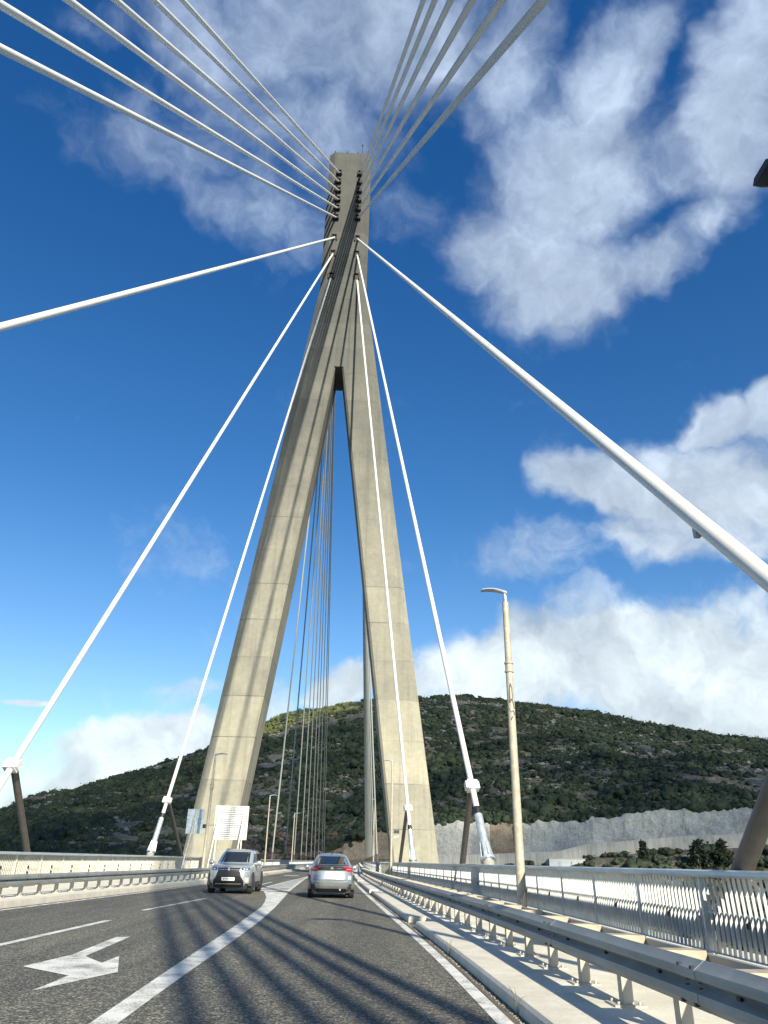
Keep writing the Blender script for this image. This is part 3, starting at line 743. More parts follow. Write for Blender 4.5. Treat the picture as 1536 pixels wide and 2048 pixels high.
def build_suv(loc, rz):
    root = empty('parked_car', loc, rz); root.name = 'car'
    tag(root, 'silver crossover with black grille, driving towards us in the oncoming lane', 'car', 'cars on the bridge')
    zf = [(.20, 1.86), (.30, 1.98), (.45, 2.06), (.62, 2.085), (.80, 2.075), (.90, 2.04), (.965, 1.95), (1.0, 1.78), (1.035, 1.4), (1.065, 1.02), (1.085, .93), (1.15, .80), (1.30, .50), (1.45, .20), (1.53, .02), (1.565, -.12)]
    zr = [(.20, -1.9), (.30, -2.0), (.45, -2.06), (.8, -2.06), (1.0, -2.03), (1.1, -2.0), (1.3, -1.9), (1.45, -1.8), (1.53, -1.72), (1.565, -1.6)]
    zw = [(.20, .80), (.32, .86), (.5, .885), (.7, .888), (.9, .872), (1.0, .845), (1.06, .815), (1.1, .80), (1.3, .745), (1.45, .70), (1.53, .66), (1.565, .60)]
    c = Car(zf, zr, zw, 5.2)
    c.shell().build('body', M['silver'], root, smooth=40)
    P = lambda name, rows, mat, off=.006, parent=root, front=True, cols=10: c.panel(rows, front, off, None, cols).build(name, mat, parent, smooth=35)
    P('windscreen', [(1.11, -.735, .735), (1.3, -.685, .685), (1.49, -.635, .635)], M['glass'])
    P('rear_window', [(1.13, -.68, .68), (1.45, -.55, .55)], M['glass'], front=False)
    for sg in (-1, 1):
        for y0, y1, t0, t1 in ((.62, -.42, -.02, -.42), (-.50, -1.55, -.50, -1.45)):
            c.side([(1.1, y1, y0), (1.44, t1, t0)], sg).build('side_window', M['glass'], root, smooth=35)
        c.side([(.19, -1.15, 1.15), (.42, -1.1, 1.1)], sg, .008).build('sill', M['cladding'], root)
        for y in (.62, -.46):
            mb = c.side([(.45, y-.006, y+.006), (1.08, y-.006, y+.006)], sg, .002, .02, 2); mb.build('door_gap', M['trim'], root)
        for y in (-.26, -1.22):
            mb = c.side([(.93, y-.1, y+.1), (.965, y-.1, y+.1)], sg, .03, .03, 3); mb.build('door_handle', M['silver'], root)
    # face
    g = P('grille', [(.63, -.50, .50), (.72, -.47, .47), (.80, -.44, .44), (.915, -.46, .46)], M['trim'], .012)
    P('grille_bar', [(.845, -.46, .46), (.862, -.46, .46)], M['chrome'], .022, g)
    mb = MB(); s_ = .055   # chrome emblem, an angular S
    y = c.yedge(0, .86, True)+.028
    Sp = [(-1, 1), (.1, .3), (-.35, .0), (-1, .35), (-1, .0), (0, -1), (1, -1), (-.1, -.3), (.35, 0), (1, -.35), (1, 0), (0, 1)]
    Sp = [(px*s_, .86+pz*s_*1.15) for px, pz in [(-.05, 1.0), (-.95, .15), (-.2, -.12), (-.75, -.45), (.05, -1.0), (.95, -.15), (.2, .12), (.75, .45)]]
    k = len(Sp); mb.add([(px, y, pz) for px, pz in Sp]+[(px, y-.02, pz) for px, pz in Sp], [tuple(range(k))]+[(i, (i+1) % k, (i+1) % k+k, i+k) for i in range(k)])
    mb.build('emblem', M['chrome'], g)
    lower = P('lower_grille', [(.235, -.60, .60), (.33, -.62, .62), (.47, -.60, .60), (.56, -.53, .53), (.635, -.47, .47)], M['trim'], .012)
    P('lower_grille_bar', [(.335, -.50, .50), (.365, -.52, .52)], M['chrome'], .024, lower)
    P('skid_lip', [(.20, -.70, .70), (.24, -.72, .72)], M['cladding'], .012)
    for sg in (-1, 1):
        a, b = (.49, .80) if sg > 0 else (-.80, -.49)
        h = P('headlight', [(.83, a if sg > 0 else a+.02, b-.02 if sg > 0 else b), (.885, a, b), (.925, a+.03, b-.03)], M['headlight'], .01)
        for q in (.3, .62):
            xm = a+(b-a)*q; P('lamp_unit', [(.855, xm-.035, xm+.035), (.895, xm-.035, xm+.035)], M['drl'], .016, h, cols=3)
        P('light_strip', [(.795, a+.02, b-.04), (.818, a, b-.02)], M['drl'], .012, cols=6)
        a, b = (.66, .80) if sg > 0 else (-.80, -.66)
        P('fog_lamp_pod', [(.40, a, b), (.58, a+.02, b)], M['drl'], .006, cols=4)
        P('bumper_corner', [(.20, .62*sg if sg > 0 else -.82, .82*sg if sg > 0 else -.62), (.36, .66 if sg > 0 else -.85, .85 if sg > 0 else -.66)], M['cladding'], .01, cols=5)
    pl = P('number_plate', [(.465, -.26, .26), (.58, -.26, .26)], M['plate'], .03)
    for x0, x1 in ((-.20, -.165), (-.15, -.11), (-.03, .01), (.02, .06), (.07, .10), (.14, .20)):
        P('plate_character', [(.50, x0, x1), (.55, x0, x1)], M['plateink'], .034, pl, cols=2)
    mirrors(root, .72, 1.1, .86, M['silver'])
    wheels(root, (1.28, -1.25), .885, .335, .22); arches(root, c, (1.28, -1.25), .335, M['cladding'], .885)
    mb = MB(); mb.box((0, 0, .25), (1.5, 3.7, .12)); mb.build('underbody', M['trim'], root)
    for sg in (-1, 1):
        mb = MB(); mb.tube([(sg*.56, -.15, 1.585), (sg*.575, -.8, 1.605), (sg*.56, -1.5, 1.585)], .018, 8); mb.build('roof_rail', M['trim'], root, smooth=50)
    return root
def build_coupe(loc, rz):
    root = empty('car', loc, rz)
    tag(root, 'grey fastback hatchback with red tail lights, seen from behind in our lane', 'car', 'cars on the bridge')
    zf = [(.19, 1.9), (.32, 2.06), (.5, 2.15), (.7, 2.13), (.82, 2.03), (.9, 1.8), (.97, 1.35), (1.02, .98), (1.06, .86), (1.2, .60), (1.38, .22), (1.47, -.02), (1.49, -.12)]
    zr = [(.19, -1.95), (.30, -2.08), (.42, -2.16), (.58, -2.19), (.64, -2.15), (.78, -2.10), (.9, -2.09), (1.04, -2.10), (1.08, -2.06), (1.105, -1.94), (1.2, -1.66), (1.32, -1.28), (1.42, -.94), (1.47, -.72), (1.49, -.58)]
    zw = [(.19, .78), (.32, .86), (.5, .895), (.75, .895), (.9, .875), (1.02, .84), (1.08, .795), (1.2, .735), (1.35, .655), (1.45, .59), (1.49, .52)]
    c = Car(zf, zr, zw, 4.6)
    c.shell().build('body', M['greycar'], root, smooth=40)
    P = lambda name, rows, mat, off=.006, parent=root, front=False, cols=10: c.panel(rows, front, off, None, cols).build(name, mat, parent, smooth=35)
    P('rear_window', [(1.135, -.63, .63), (1.25, -.585, .585), (1.42, -.50, .50)], M['glass'])
    P('windscreen', [(1.08, -.70, .70), (1.4, -.52, .52)], M['glass'], front=True)
    bp = P('tailgate_band', [(.935, -.60, .60), (1.0, -.64, .64), (1.085, -.66, .66), (1.12, -.62, .62)], M['trim'], .012)
    for sg in (-1, 1):
        a = lambda x0, x1: (x0, x1) if sg > 0 else (-x1, -x0)
        t = P('tail_light', [(.90, *a(.62, .86)), (.95, *a(.52, .868)), (1.0, *a(.56, .862)), (1.04, *a(.44, .80)), (1.065, *a(.46, .62))], M['taillight'], .02)
        P('light_strip', [(.965, *a(.56, .80)), (.985, *a(.57, .80))], M['drl'] if False else M['pink'], .026, t, cols=5)
        P('reflector', [(.635, *a(.63, .75)), (.70, *a(.61, .77)), (.76, *a(.64, .75))], M['pink'] if sg < 0 else M['drl'], .01, cols=4)
        c.side([(1.09, -1.05, .60), (1.38, -.55, .05)], sg).build('side_window', M['glass'], root, smooth=35)
        c.side([(.19, -1.15, 1.15), (.36, -1.1, 1.1)], sg, .008).build('sill', M['cladding'], root)
        P('bumper_corner', [(.20, *a(.56, .80)), (.48, *a(.64, .88))], M['cladding'], .008, cols=5)
    # emblem: two stacked chevrons
    for z in (.985, 1.02):
        y = c.yedge(0, z, False)-.022; mb = MB()
        for sg in (-1, 1): mb.hexa([(0, y, z+.03), (sg*.05, y, z-.005), (sg*.05, y, z-.022), (0, y, z+.012), (0, y+.01, z+.03), (sg*.05, y+.01, z-.005), (sg*.05, y+.01, z-.022), (0, y+.01, z+.012)])
        mb.build('emblem', M['chrome'], bp)
    for x0, x1 in ((.21, .25), (.27, .33)): P('model_badge', [(.995, x0, x1), (1.012, x0, x1)], M['chrome'], .018, bp, cols=2)
    pl = P('number_plate', [(.77, -.26, .26), (.88, -.26, .26)], M['plate'], .014)
    P('plate_frame', [(.755, -.275, .275), (.772, -.275, .275)], M['pink'], .016, pl)
    for x0, x1 in ((-.2, -.16), (-.14, -.10), (-.02, .02), (.03, .07), (.13, .18)): P('plate_character', [(.805, x0, x1), (.85, x0, x1)], mat_soft, .018, pl, cols=2)
    b = P('bumper', [(.30, -.80, .80), (.42, -.84, .84), (.54, -.82, .82)], M['bumpergrey'], .012)
    P('bumper_trim', [(.60, -.56, .56), (.625, -.56, .56)], M['chrome'], .010)
    P('diffuser', [(.20, -.60, .60), (.33, -.56, .56)], M['trim'], .022)
    mb = MB(); mb.tube([(.33, -2.12, .30), (.33, -2.20, .30)], .035, 12); mb.build('exhaust', M['chrome'], root, smooth=50)
    mirrors(root, .72, 1.03, .86, M['greycar'])
    mb = MB(); mb.rings([[(x, y, 1.525-.00*x) for x, y in ((-.03, -.60), (.03, -.60), (.015, -.48), (-.015, -.48))], [(x, y, 1.585) for x, y in ((-.006, -.62), (.006, -.62), (.005, -.58), (-.005, -.58))]]); mb.build('roof_antenna', M['trim'], root)
    wheels(root, (1.33, -1.33), .895, .345, .225); arches(root, c, (1.33, -1.33), .345, M['cladding'], .895)
    mb = MB(); mb.box((0, 0, .24), (1.5, 3.8, .12)); mb.build('underbody', M['trim'], root)
    return root
mat_soft = simple('plate ink faded', (.42, .42, .44), .6); M['bumpergrey'] = simple('lower bumper grey', (.16, .175, .18), .42, .2, .15, 10)
build_suv((-4.68, 35.6, 0), R(180-2)).scale = (1.02, 1, 1.055)
build_coupe((-.56, 33.4, 0), R(2.0)).scale = (1, 1, 1.03)

# ------------------------------------------------------------------ sea, hillside
def fbm(x, y, seed=0, octv=5):
    def vn(x, y, s):
        xi, yi = np.floor(x).astype(np.int64), np.floor(y).astype(np.int64); xf, yf = x-xi, y-yi
        def h(a, b):
            n = (a*374761393+b*668265263+s*1442695041) & 0x7fffffff; n = ((n ^ (n >> 13))*1274126177) & 0x7fffffff
            return ((n ^ (n >> 16)) & 0xffff)/65535.
        u, v = xf*xf*(3-2*xf), yf*yf*(3-2*yf)
        return (h(xi, yi)*(1-u)+h(xi+1, yi)*u)*(1-v)+(h(xi, yi+1)*(1-u)+h(xi+1, yi+1)*u)*v
    t = np.zeros_like(x, float); a, f, tot = 1., 1., 0.
    for o in range(octv): t += a*vn(x*f, y*f, seed+o*17); tot += a; a *= .5; f *= 2.03
    return t/tot
crest = [(-60, 1.5), (-40, 1.2), (-30, 1.3), (-26, 1.6), (-23.3, 2.3), (-21.8, 3.3), (-19.4, 4.0), (-16.6, 5.1), (-13.4, 6.2), (-11, 7.05), (-6.8, 9.0), (-3.9, 10.2), (-.1, 10.95), (3, 11.4), (5.4, 11.55), (7.7, 11.6), (10.8, 11.5), (13, 11.15), (16.4, 10.7), (18.8, 10.0), (22.2, 9.05), (25.5, 8.4), (29.7, 7.8), (36, 6.8), (45, 5.2), (60, 3.)]
benchE = [(-60, -.6), (-12, -.2), (-5, .0), (0, .05), (6, .35), (11, .6), (15, .8), (17, 1.25), (23.5, 1.8), (28.6, 2.0), (60, 2.6)]
cutE = [(-60, -.55), (-12, -.1), (-6, .25), (-1.5, .42), (.3, 1.0), (1.7, 1.85), (6.8, 2.5), (11, 2.58), (15.7, 2.72), (18, 2.9), (22, 3.52), (27, 3.52), (29, 3.4), (40, 3.1), (60, 2.9)]
I = lambda tb, a: np.interp(a, [p[0] for p in tb], [p[1] for p in tb])
RB, RC_ = 352., 800.
def terr(az, r):
    az = np.asarray(az, float); r = np.asarray(r, float)
    t = lambda e: np.tan(np.radians(e))
    zb = CAM_H+RB*t(I(benchE, az)); zt = CAM_H+(RB+5)*t(I(cutE, az)); zc = CAM_H+RC_*t(I(crest, az))
    x, y = r*np.sin(np.radians(az)), r*np.cos(np.radians(az))
    s = np.clip((r-RB-5)/(RC_-RB-5), 0, 1.)
    up = zt+(zc-zt)*(.985*(1-(1-s)**1.18))
    up = np.where(r > RC_, zc-(r-RC_)*.12, up)
    lo = -52+(zb-4+52)*np.clip((r-250)/(RB-20-250), 0, 1)**.9
    z = np.where(r < RB-20, lo, np.where(r < RB+5.2, zb, up))
    amp = np.where(r < RB-22, 2.0, np.where(r < RB+2, 0.0, np.clip((r-RB-8)/60, 0, 1)*7.))
    n = (fbm(x/70, y/70, 3)-.5)*2*amp+(fbm(x/14, y/14, 9, 4)-.5)*2*np.minimum(amp, 1.6)
    return x, y, z+n*(1-.5*np.clip((s-.85)/.15, 0, 1))
azs = np.linspace(-58, 58, 420)
rs = np.concatenate([np.linspace(246, RB-21, 26), [RB-20.2, RB-19.9, RB-10, RB+1, RB+5.0, RB+5.4, RB+8], np.linspace(RB+12, RC_, 90), np.linspace(RC_+15, 1150, 14)])
A, RR = np.meshgrid(azs, rs, indexing='ij'); X, Y, Z = terr(A, RR)
nv = np.stack([X, Y, Z], -1).reshape(-1, 3); ni, nj = A.shape
ii, jj = np.meshgrid(np.arange(ni-1), np.arange(nj-1), indexing='ij'); q = ii*nj+jj
fc = np.stack([q, q+1, q+nj+1, q+nj], -1).reshape(-1, 4)[:, ::-1]
mh, nt, b = newmat('hillside ground'); v = coords(nt)
n1 = noise(nt, v, .03, 6, .65); n2 = noise(nt, v, .35, 6, .7); n3 = noise(nt, coords(nt, (1, 1, 2.5)), .17, 6, .75)
soil = ramp(nt, n1, [(.3, (.06, .062, .04)), (.5, (.095, .088, .062)), (.7, (.14, .122, .092))])
soil = mixc(nt, ramp(nt, n3, [(.51, (0, 0, 0)), (.6, (.9, .9, .9))]), soil, ramp(nt, n2, [(.35, (.11, .11, .105)), (.7, (.33, .325, .305))]))
nt.links.new(soil, b.inputs['Base Color']); b.inputs['Roughness'].default_value = .95; bump(nt, b, n2, .9, 1.2)
tag(np_mesh('hillside', nv, fc, mh, smooth=True), kind='structure')
# sea far below the deck
ms, nt, b = newmat('sea water'); v = coords(nt)
b.inputs['Base Color'].default_value = (.012, .05, .075, 1); b.inputs['Roughness'].default_value = .12
bump(nt, b, noise(nt, v, .35, 6, .6), .25, .6)
mb = MB(); mb.poly([(-9000, -9000), (9000, -9000), (9000, 9000), (-9000, 9000)], -50.); tag(mb.build('sea', ms), kind='structure')

# scrub
def ico(sub):
    t = (1+5**.5)/2
    v = [(-1, t, 0), (1, t, 0), (-1, -t, 0), (1, -t, 0), (0, -1, t), (0, 1, t), (0, -1, -t), (0, 1, -t), (t, 0, -1), (t, 0, 1), (-t, 0, -1), (-t, 0, 1)]
    f = [(0, 11, 5), (0, 5, 1), (0, 1, 7), (0, 7, 10), (0, 10, 11), (1, 5, 9), (5, 11, 4), (11, 10, 2), (10, 7, 6), (7, 1, 8), (3, 9, 4), (3, 4, 2), (3, 2, 6), (3, 6, 8), (3, 8, 9), (4, 9, 5), (2, 4, 11), (6, 2, 10), (8, 6, 7), (9, 8, 1)]
    v = [np.array(p, float)/np.linalg.norm(p) for p in v]
    for _ in range(sub):
        c = {}; nf = []
        def mid(a, b_):
            k = (min(a, b_), max(a, b_))
            if k not in c: m = v[a]+v[b_]; v.append(m/np.linalg.norm(m)); c[k] = len(v)-1
            return c[k]
        for a, b_, d in f:
            x, y, z = mid(a, b_), mid(b_, d), mid(d, a); nf += [(a, x, z), (b_, y, x), (d, z, y), (x, y, z)]
        f = nf
    return np.array(v), np.array(f)
IV, IF = ico(1)
def bush_template(seed):
    rg = np.random.default_rng(seed); V = []; F = []; o = 0
    for k in range(rg.integers(3, 6)):
        s = rg.uniform(.35, .62); c = np.array([rg.uniform(-.55, .55), rg.uniform(-.55, .55), rg.uniform(.1, .5)])
        p = IV*(s*(1+rg.uniform(-.38, .38, (len(IV), 1))))*np.array([1, 1, .85])+c
        V.append(p); F.append(IF+o); o += len(IV)
    # ragged leaf sprays breaking the outline
    m = 46; ctr = rg.normal(0, .45, (m, 3))*np.array([1, 1, .6])+np.array([0, 0, .45]); ctr *= 1.0
    for q in ctr:
        d1, d2 = rg.normal(0, .13, 3), rg.normal(0, .13, 3)
        V.append(np.array([q-d1, q+d1, q+d2])); F.append(np.array([[o, o+1, o+2]])); o += 3
    return np.concatenate(V), np.concatenate(F)
TPL = [bush_template(s) for s in range(9)]
def scatter(name, P, S, mat, label_kind='stuff'):
    V = []; F = []; o = 0; ch = RNG.integers(0, len(TPL), len(P)); rot = RNG.uniform(0, 6.28, len(P))
    for k in range(len(P)):
        tv, tf = TPL[ch[k]]; c, s = math.cos(rot[k]), math.sin(rot[k])
        w = tv@np.array([[c, s, 0], [-s, c, 0], [0, 0, 1]]).T*S[k]; V.append(w+P[k]); F.append(tf+o); o += len(tv)
    return tag(np_mesh(name, np.concatenate(V), np.concatenate(F), mat), kind=label_kind)
def leafmat(name, lo, mid, hi):
    m, nt, b = newmat(name); v = coords(nt)
    a = noise(nt, v, .16, 3); c = noise(nt, v, 1.6, 4, .7)
    f = math_(nt, 'ADD', math_(nt, 'MULTIPLY', a, .55), math_(nt, 'MULTIPLY', c, .45))
    nt.links.new(ramp(nt, f, [(.36, lo), (.5, mid), (.66, hi)]), b.inputs['Base Color']); b.inputs['Roughness'].default_value = .75; b.inputs['Specular IOR Level'].default_value = .25
    return m
M['leaf'] = leafmat('scrub leaves', (.014, .026, .015), (.030, .045, .026), (.066, .080, .044))
M['leaf_sunlit'] = leafmat('sunlit yellow scrub', (.035, .05, .016), (.075, .09, .028), (.13, .14, .045))
M['leafb'] = leafmat('dry scrub', (.06, .045, .035), (.11, .085, .065), (.17, .135, .10))
n = 34000
az = RNG.uniform(-34, 40, n); rr = RB+6+(RC_+25-RB-6)*RNG.uniform(0, 1, n)**.9
rr[:900] = RB+6+RNG.uniform(0, 5, 900)
x, y, z = terr(az, rr)
dn = .6*fbm(x/55, y/55, 31, 4)+.4*fbm(x/13, y/13, 57, 3); up = np.clip((rr-RB)/(RC_-RB), 0, 1)
thr = .37+.10*np.clip((az-8)/14, 0, 1)*up+.09*np.clip((-9-az)/8, 0, 1)*np.clip(up*1.6, 0, 1)-.05*(1-up)
keep = (dn > thr) | (rr < RB+12) | (RNG.uniform(0, 1, n) < .14) | ((rr > RC_-12) & (RNG.uniform(0, 1, n) < .8))
az, rr, x, y, z, dn = (a[keep] for a in (az, rr, x, y, z, dn))
sz = np.minimum(RNG.lognormal(.40, .60, len(x)), 4.6)*(.8+.5*np.clip((dn-.4)/.2, 0, 1))
P = np.stack([x, y, z-.25*sz], -1)
yel = (az > -7.5) & (az < .6) & (rr > 690) & (fbm(x/30, y/30, 77, 3) > .42)  # brighter leaf colour here paints in the sunlit crest patch
scatter('scrub', P[~yel], sz[~yel], M['leaf']); scatter('scrub', P[yel], sz[yel], M['leaf_sunlit'])
# limestone outcrops showing between the bushes
n = 9000; az2 = RNG.uniform(-34, 40, n); r2 = RB+8+(RC_-RB-12)*RNG.uniform(0, 1, n); x2, y2, z2 = terr(az2, r2)
k = (fbm(x2/40, y2/40, 91, 3)+.35*fbm(x2/9, y2/9, 93, 2)) > .715
V = []; F = []; o = 0
for q in np.nonzero(k)[0]:
    m = IV*(RNG.uniform(.6, 1.25, (len(IV), 1)))*RNG.uniform(.4, 1.5)*[1.4, 1.1, .7]+[x2[q], y2[q], z2[q]+.2]; V.append(m); F.append(IF+o); o += len(IV)
mr_ = simple('limestone boulder', (.205, .20, .18), .95, 0, .3, .8)
tag(np_mesh('rocks', np.concatenate(V), np.concatenate(F), mr_), kind='stuff')
n = 1500; az = RNG.uniform(-3, 40, n); rr = RNG.uniform(262, RB-21, n); x, y, z = terr(az, rr)
k = az > 2; sz = RNG.lognormal(.55, .35, n); scatter('scrub', np.stack([x, y, z-.2*sz], -1)[k], sz[k], M['leaf'])
n = 520; az = RNG.uniform(-10.5, -.5, n); rr = RNG.uniform(318, RB+30, n); x, y, z = terr(az, rr)
sz = RNG.lognormal(.35, .35, n); scatter('scrub', np.stack([x, y, z+.2*sz], -1), sz, M['leafb'])
n = 500; az = RNG.uniform(-34, -10, n); rr = RNG.uniform(300, RB+4, n); x, y, z = terr(az, rr)
sz = RNG.lognormal(.6, .35, n); scatter('scrub', np.stack([x, y, z-.1*sz], -1), sz, M['leaf'])

# rock cuts: steep sprayed-concrete faces and bare limestone
def cutwall(a0, a1, seed, mat, rough, ledge=0., dr=0.):
    na = int((a1-a0)*20); AZ = np.linspace(a0, a1, na); H = np.linspace(0, 1, 26)
    a, hh = np.meshgrid(AZ, H, indexing='ij')
    zb = CAM_H+RB*np.tan(np.radians(I(benchE, a)))-.6; zt = CAM_H+(RB+5)*np.tan(np.radians(I(cutE, a)))+.5+(fbm(a*1.6, a*0, seed+5, 4)-.5)*3.0
    s = a*RB*math.pi/180
    nn = (fbm(s/9+hh*.9, hh*1.7, seed, 5)-.5)*2*rough+(fbm(s/3.2, hh*5, seed+3, 4)-.5)*rough*.9
    if ledge: nn += ledge*np.floor(hh*4+fbm(s/12, hh*0, seed+9, 3)*1.5)*.35
    r = RB-.5+dr+hh*4.2+nn; z = zb+(zt-zb)*hh
    v = np.stack([r*np.sin(np.radians(a)), r*np.cos(np.radians(a)), z], -1)
    top = v[:, -1].copy(); top[:, 0] *= 1.02; top[:, 1] *= 1.02; top[:, 2] += .5
    v = np.concatenate([v, top[:, None]], 1); ni, nj = v.shape[:2]
    ii, jj = np.meshgrid(np.arange(ni-1), np.arange(nj-1), indexing='ij'); q = ii*nj+jj
    f = np.stack([q, q+nj, q+nj+1, q+1], -1).reshape(-1, 4)
    o = np_mesh('rock_cut', v.reshape(-1, 3), f, mat); return tag(o, kind='structure')
def rockmat(name, lo, hi, stain):
    m, nt, b = newmat(name); v = coords(nt); a = noise(nt, v, .12, 6, .65); c = noise(nt, coords(nt, (1, 1, .25)), .5, 6, .7); d = noise(nt, v, 1.3, 6, .7)
    col = ramp(nt, a, [(.3, lo), (.7, hi)]); col = mixc(nt, ramp(nt, c, [(.5, (0, 0, 0)), (.68, (.7, .7, .7))]), col, stain)
    col = mixc(nt, 1., col, ramp(nt, d, [(.3, (.62, .62, .62)), (.7, (1.2, 1.2, 1.2))]), 'MULTIPLY')
    nt.links.new(col, b.inputs['Base Color']); b.inputs['Roughness'].default_value = .95; bump(nt, b, d, .8, .6); return m
M['shot'] = rockmat('sprayed concrete', (.36, .365, .345), (.55, .545, .50), (.25, .235, .20))
M['lime'] = rockmat('limestone', (.20, .155, .11), (.36, .31, .235), (.26, .135, .065))
cutwall(6.0, 10.35, 5, M['shot'], 1.2); cutwall(10.3, 12.2, 15, M['lime'], 1.1, .8, .5); cutwall(12.1, 34, 25, M['shot'], 1.3)
cutwall(-7.5, 6.05, 40, M['lime'], 1.2, .9, .3)
# concrete wall that carries the hill road
mw = mat_concrete('road wall concrete', (.33, .325, .30), (.50, .49, .45), streak=.4, scale=.3)
mb = MB(); rg_ = []
for a in np.linspace(6.5, 34, 90):
    zb = CAM_H+RB*math.tan(R(float(I(benchE, a)))); r0 = RB-20.8; r1 = RB-20.25
    rg_.append([(r0*math.sin(R(a)), r0*math.cos(R(a)), zb-6), (r1*math.sin(R(a)), r1*math.cos(R(a)), zb-6), (r1*math.sin(R(a)), r1*math.cos(R(a)), zb+.25), (r0*math.sin(R(a)), r0*math.cos(R(a)), zb+.25)])
mb.rings(rg_); tag(mb.build('retaining_wall', mw), 'long pale concrete retaining wall below the rock cut on the right', 'wall')
# white shed against the wall
a = R(15.6); r = RB-23; root = empty('shed', (r*math.sin(a), r*math.cos(a), .4), -a); tag(root, 'low white flat-roofed shed in front of the pale retaining wall', 'shed')
mb = MB(); mb.box((0, 0, 1.7), (14, 3.2, 3.4)); mb.build('wall', simple('shed white', (.55, .56, .56), .7, 0, .1, .6), root)
mb = MB(); mb.box((0, 0, 3.48), (14.5, 3.7, .14)); mb.build('roof', M['kerb'], root)
mb = MB(); mb.box((-3, -1.62, 1.3), (1.2, .08, 2.2)); mb.build('door', M['signback'], root)
# single trees in front of the wall
M['pine'] = leafmat('pine needles', (.010, .018, .010), (.018, .03, .016), (.04, .052, .026)); M['bark'] = simple('bark', (.09, .07, .05), .9, 0, .3, 4)
def tree(azd, r, h, w, label, seed):
    rg = np.random.default_rng(seed); x, y, z = terr(azd, r); x, y, z = float(x), float(y), float(z)
    root = empty('pine_tree', (x, y, z)); tag(root, label, 'tree', 'trees below the rock cut')
    mb = MB(); mb.tube([(0, 0, -.5), (rg.uniform(-.2, .2), 0, h*.5), (rg.uniform(-.3, .3), .1, h*.95)], [.22, .15, .04], 8)
    for k in range(9):
        t = rg.uniform(0, 6.28); zz = h*rg.uniform(.25, .8); l = w*(1-zz/h)*.9; mb.tube([(0, 0, zz), (l*math.cos(t), l*math.sin(t), zz+.3)], [.06, .02], 5)
    mb.build('trunk', M['bark'], root)
    V = []; F = []; o = 0
    for c in range(40):
        zz = h*(.22+.8*rg.uniform(0, 1)**.9); rad = w*(1.05-zz/h)*rg.uniform(.3, 1.); t = rg.uniform(0, 6.28); ctr = np.array([rad*math.cos(t), rad*math.sin(t), zz]); cs = w*rg.uniform(.2, .36)
        for k in range(42):
            p = ctr+rg.normal(0, cs*.55, 3); a1, a2 = rg.normal(0, .2, 3), rg.normal(0, .2, 3)
            a1 *= 1.5; a2 *= 1.5; V += [p-a1, p+a2, p+a1, p-a2]; F.append([o, o+1, o+2, o+3]); o += 4
    cr = np_mesh('crown', np.array(V), np.array(F), M['pine']); cr.parent = root
tree(14.0, 318, 8.2, 2.6, 'dark conical pine just left of the white shed, above the railing', 3)
tree(20.7, 322, 8.5, 3.0, 'dark round-topped pine against the pale retaining wall, midway to the right edge', 5)
tree(24.2, 318, 9.5, 4.6, 'largest dark pine of the clump rising over the wall near the right-hand strut', 8)
tree(25.6, 320, 8., 4.2, 'shorter dark pine at the right of the clump beside the right-hand strut', 9)
tree(9.3, 316, 6.5, 2.8, 'small dark pine beside the base of the cable near the lamp post', 12)

# cloud lumps added out of view, placed along the sun to shade the hillside
def shade_cloudbank():
    sa, se = R(18.6), R(27.5); V = []; F = []; o = 0; v2, f2 = ico(2); rg = np.random.default_rng(4)
    for a in np.arange(-36, 48, 3.2):
        for r in np.arange(352, 850, 34):
            if -9.5 < a < .8 and r > 668: continue
            x, y, z = terr(a, r); k = (520-float(z))/math.tan(se)
            c = np.array([float(x)+k*math.sin(sa), float(y)-k*math.cos(sa), 520.])+rg.normal(0, 4, 3)
            s = rg.uniform(24, 34); V.append(v2*(s*(1+rg.uniform(-.12, .12, (len(v2), 1))))*[1, 1, .45]+c); F.append(f2+o); o += len(v2)
    m, nt, b = newmat('cloud shade blocker'); b.inputs['Base Color'].default_value = (.8, .8, .8, 1); b.inputs['Roughness'].default_value = 1
    tr = nt.nodes.new('ShaderNodeBsdfTransparent'); mx = nt.nodes.new('ShaderNodeMixShader'); mx.inputs[0].default_value = .22
    nt.links.new(tr.outputs[0], mx.inputs[1]); nt.links.new(b.outputs[0], mx.inputs[2]); nt.links.new(mx.outputs[0], nt.nodes['Material Output'].inputs[0])
    return tag(np_mesh('clouds', np.concatenate(V), np.concatenate(F), m, smooth=True), kind='stuff')  # added clouds out of view, only there to shade the hillside
shade_cloudbank()

# loose grit in the gutter, a few dry weeds
P = []; S = []
for k in range(900):
    y = 3.5+26*random.random()**1.6; P.append((random.uniform(eR(y)+.19, kR(y)-.02), y, .004)); S.append(random.uniform(.005, .016))
V = []; F = []; o = 0
OV = np.array([(1, 0, 0), (-1, 0, 0), (0, 1, 0), (0, -1, 0), (0, 0, 1), (0, 0, -1.)]); OF = np.array([(0, 2, 4), (2, 1, 4), (1, 3, 4), (3, 0, 4), (2, 0, 5), (1, 2, 5), (3, 1, 5), (0, 3, 5)])
for p, s in zip(P, S): V.append(OV*RNG.uniform(.6, 1.3, (6, 3))*s*[1, 1, .7]+p); F.append(OF+o); o += 6
tag(np_mesh('gravel', np.concatenate(V), np.concatenate(F), simple('grit', (.3, .27, .22), .9, 0, .5, 30)), kind='stuff')
mb = MB()
for (wx, wy) in ((kR(8.3)-.01, 8.3), (kR(13.2)-.01, 13.2)):
    for k in range(4):
        a = random.uniform(0, 6.28); h = random.uniform(.03, .13); mb.tube([(wx, wy, .0), (wx+.04*math.cos(a), wy+.04*math.sin(a), .12+h*.5), (wx+.09*math.cos(a), wy+.09*math.sin(a), .12+h)], [.003, .003, .001], 4)
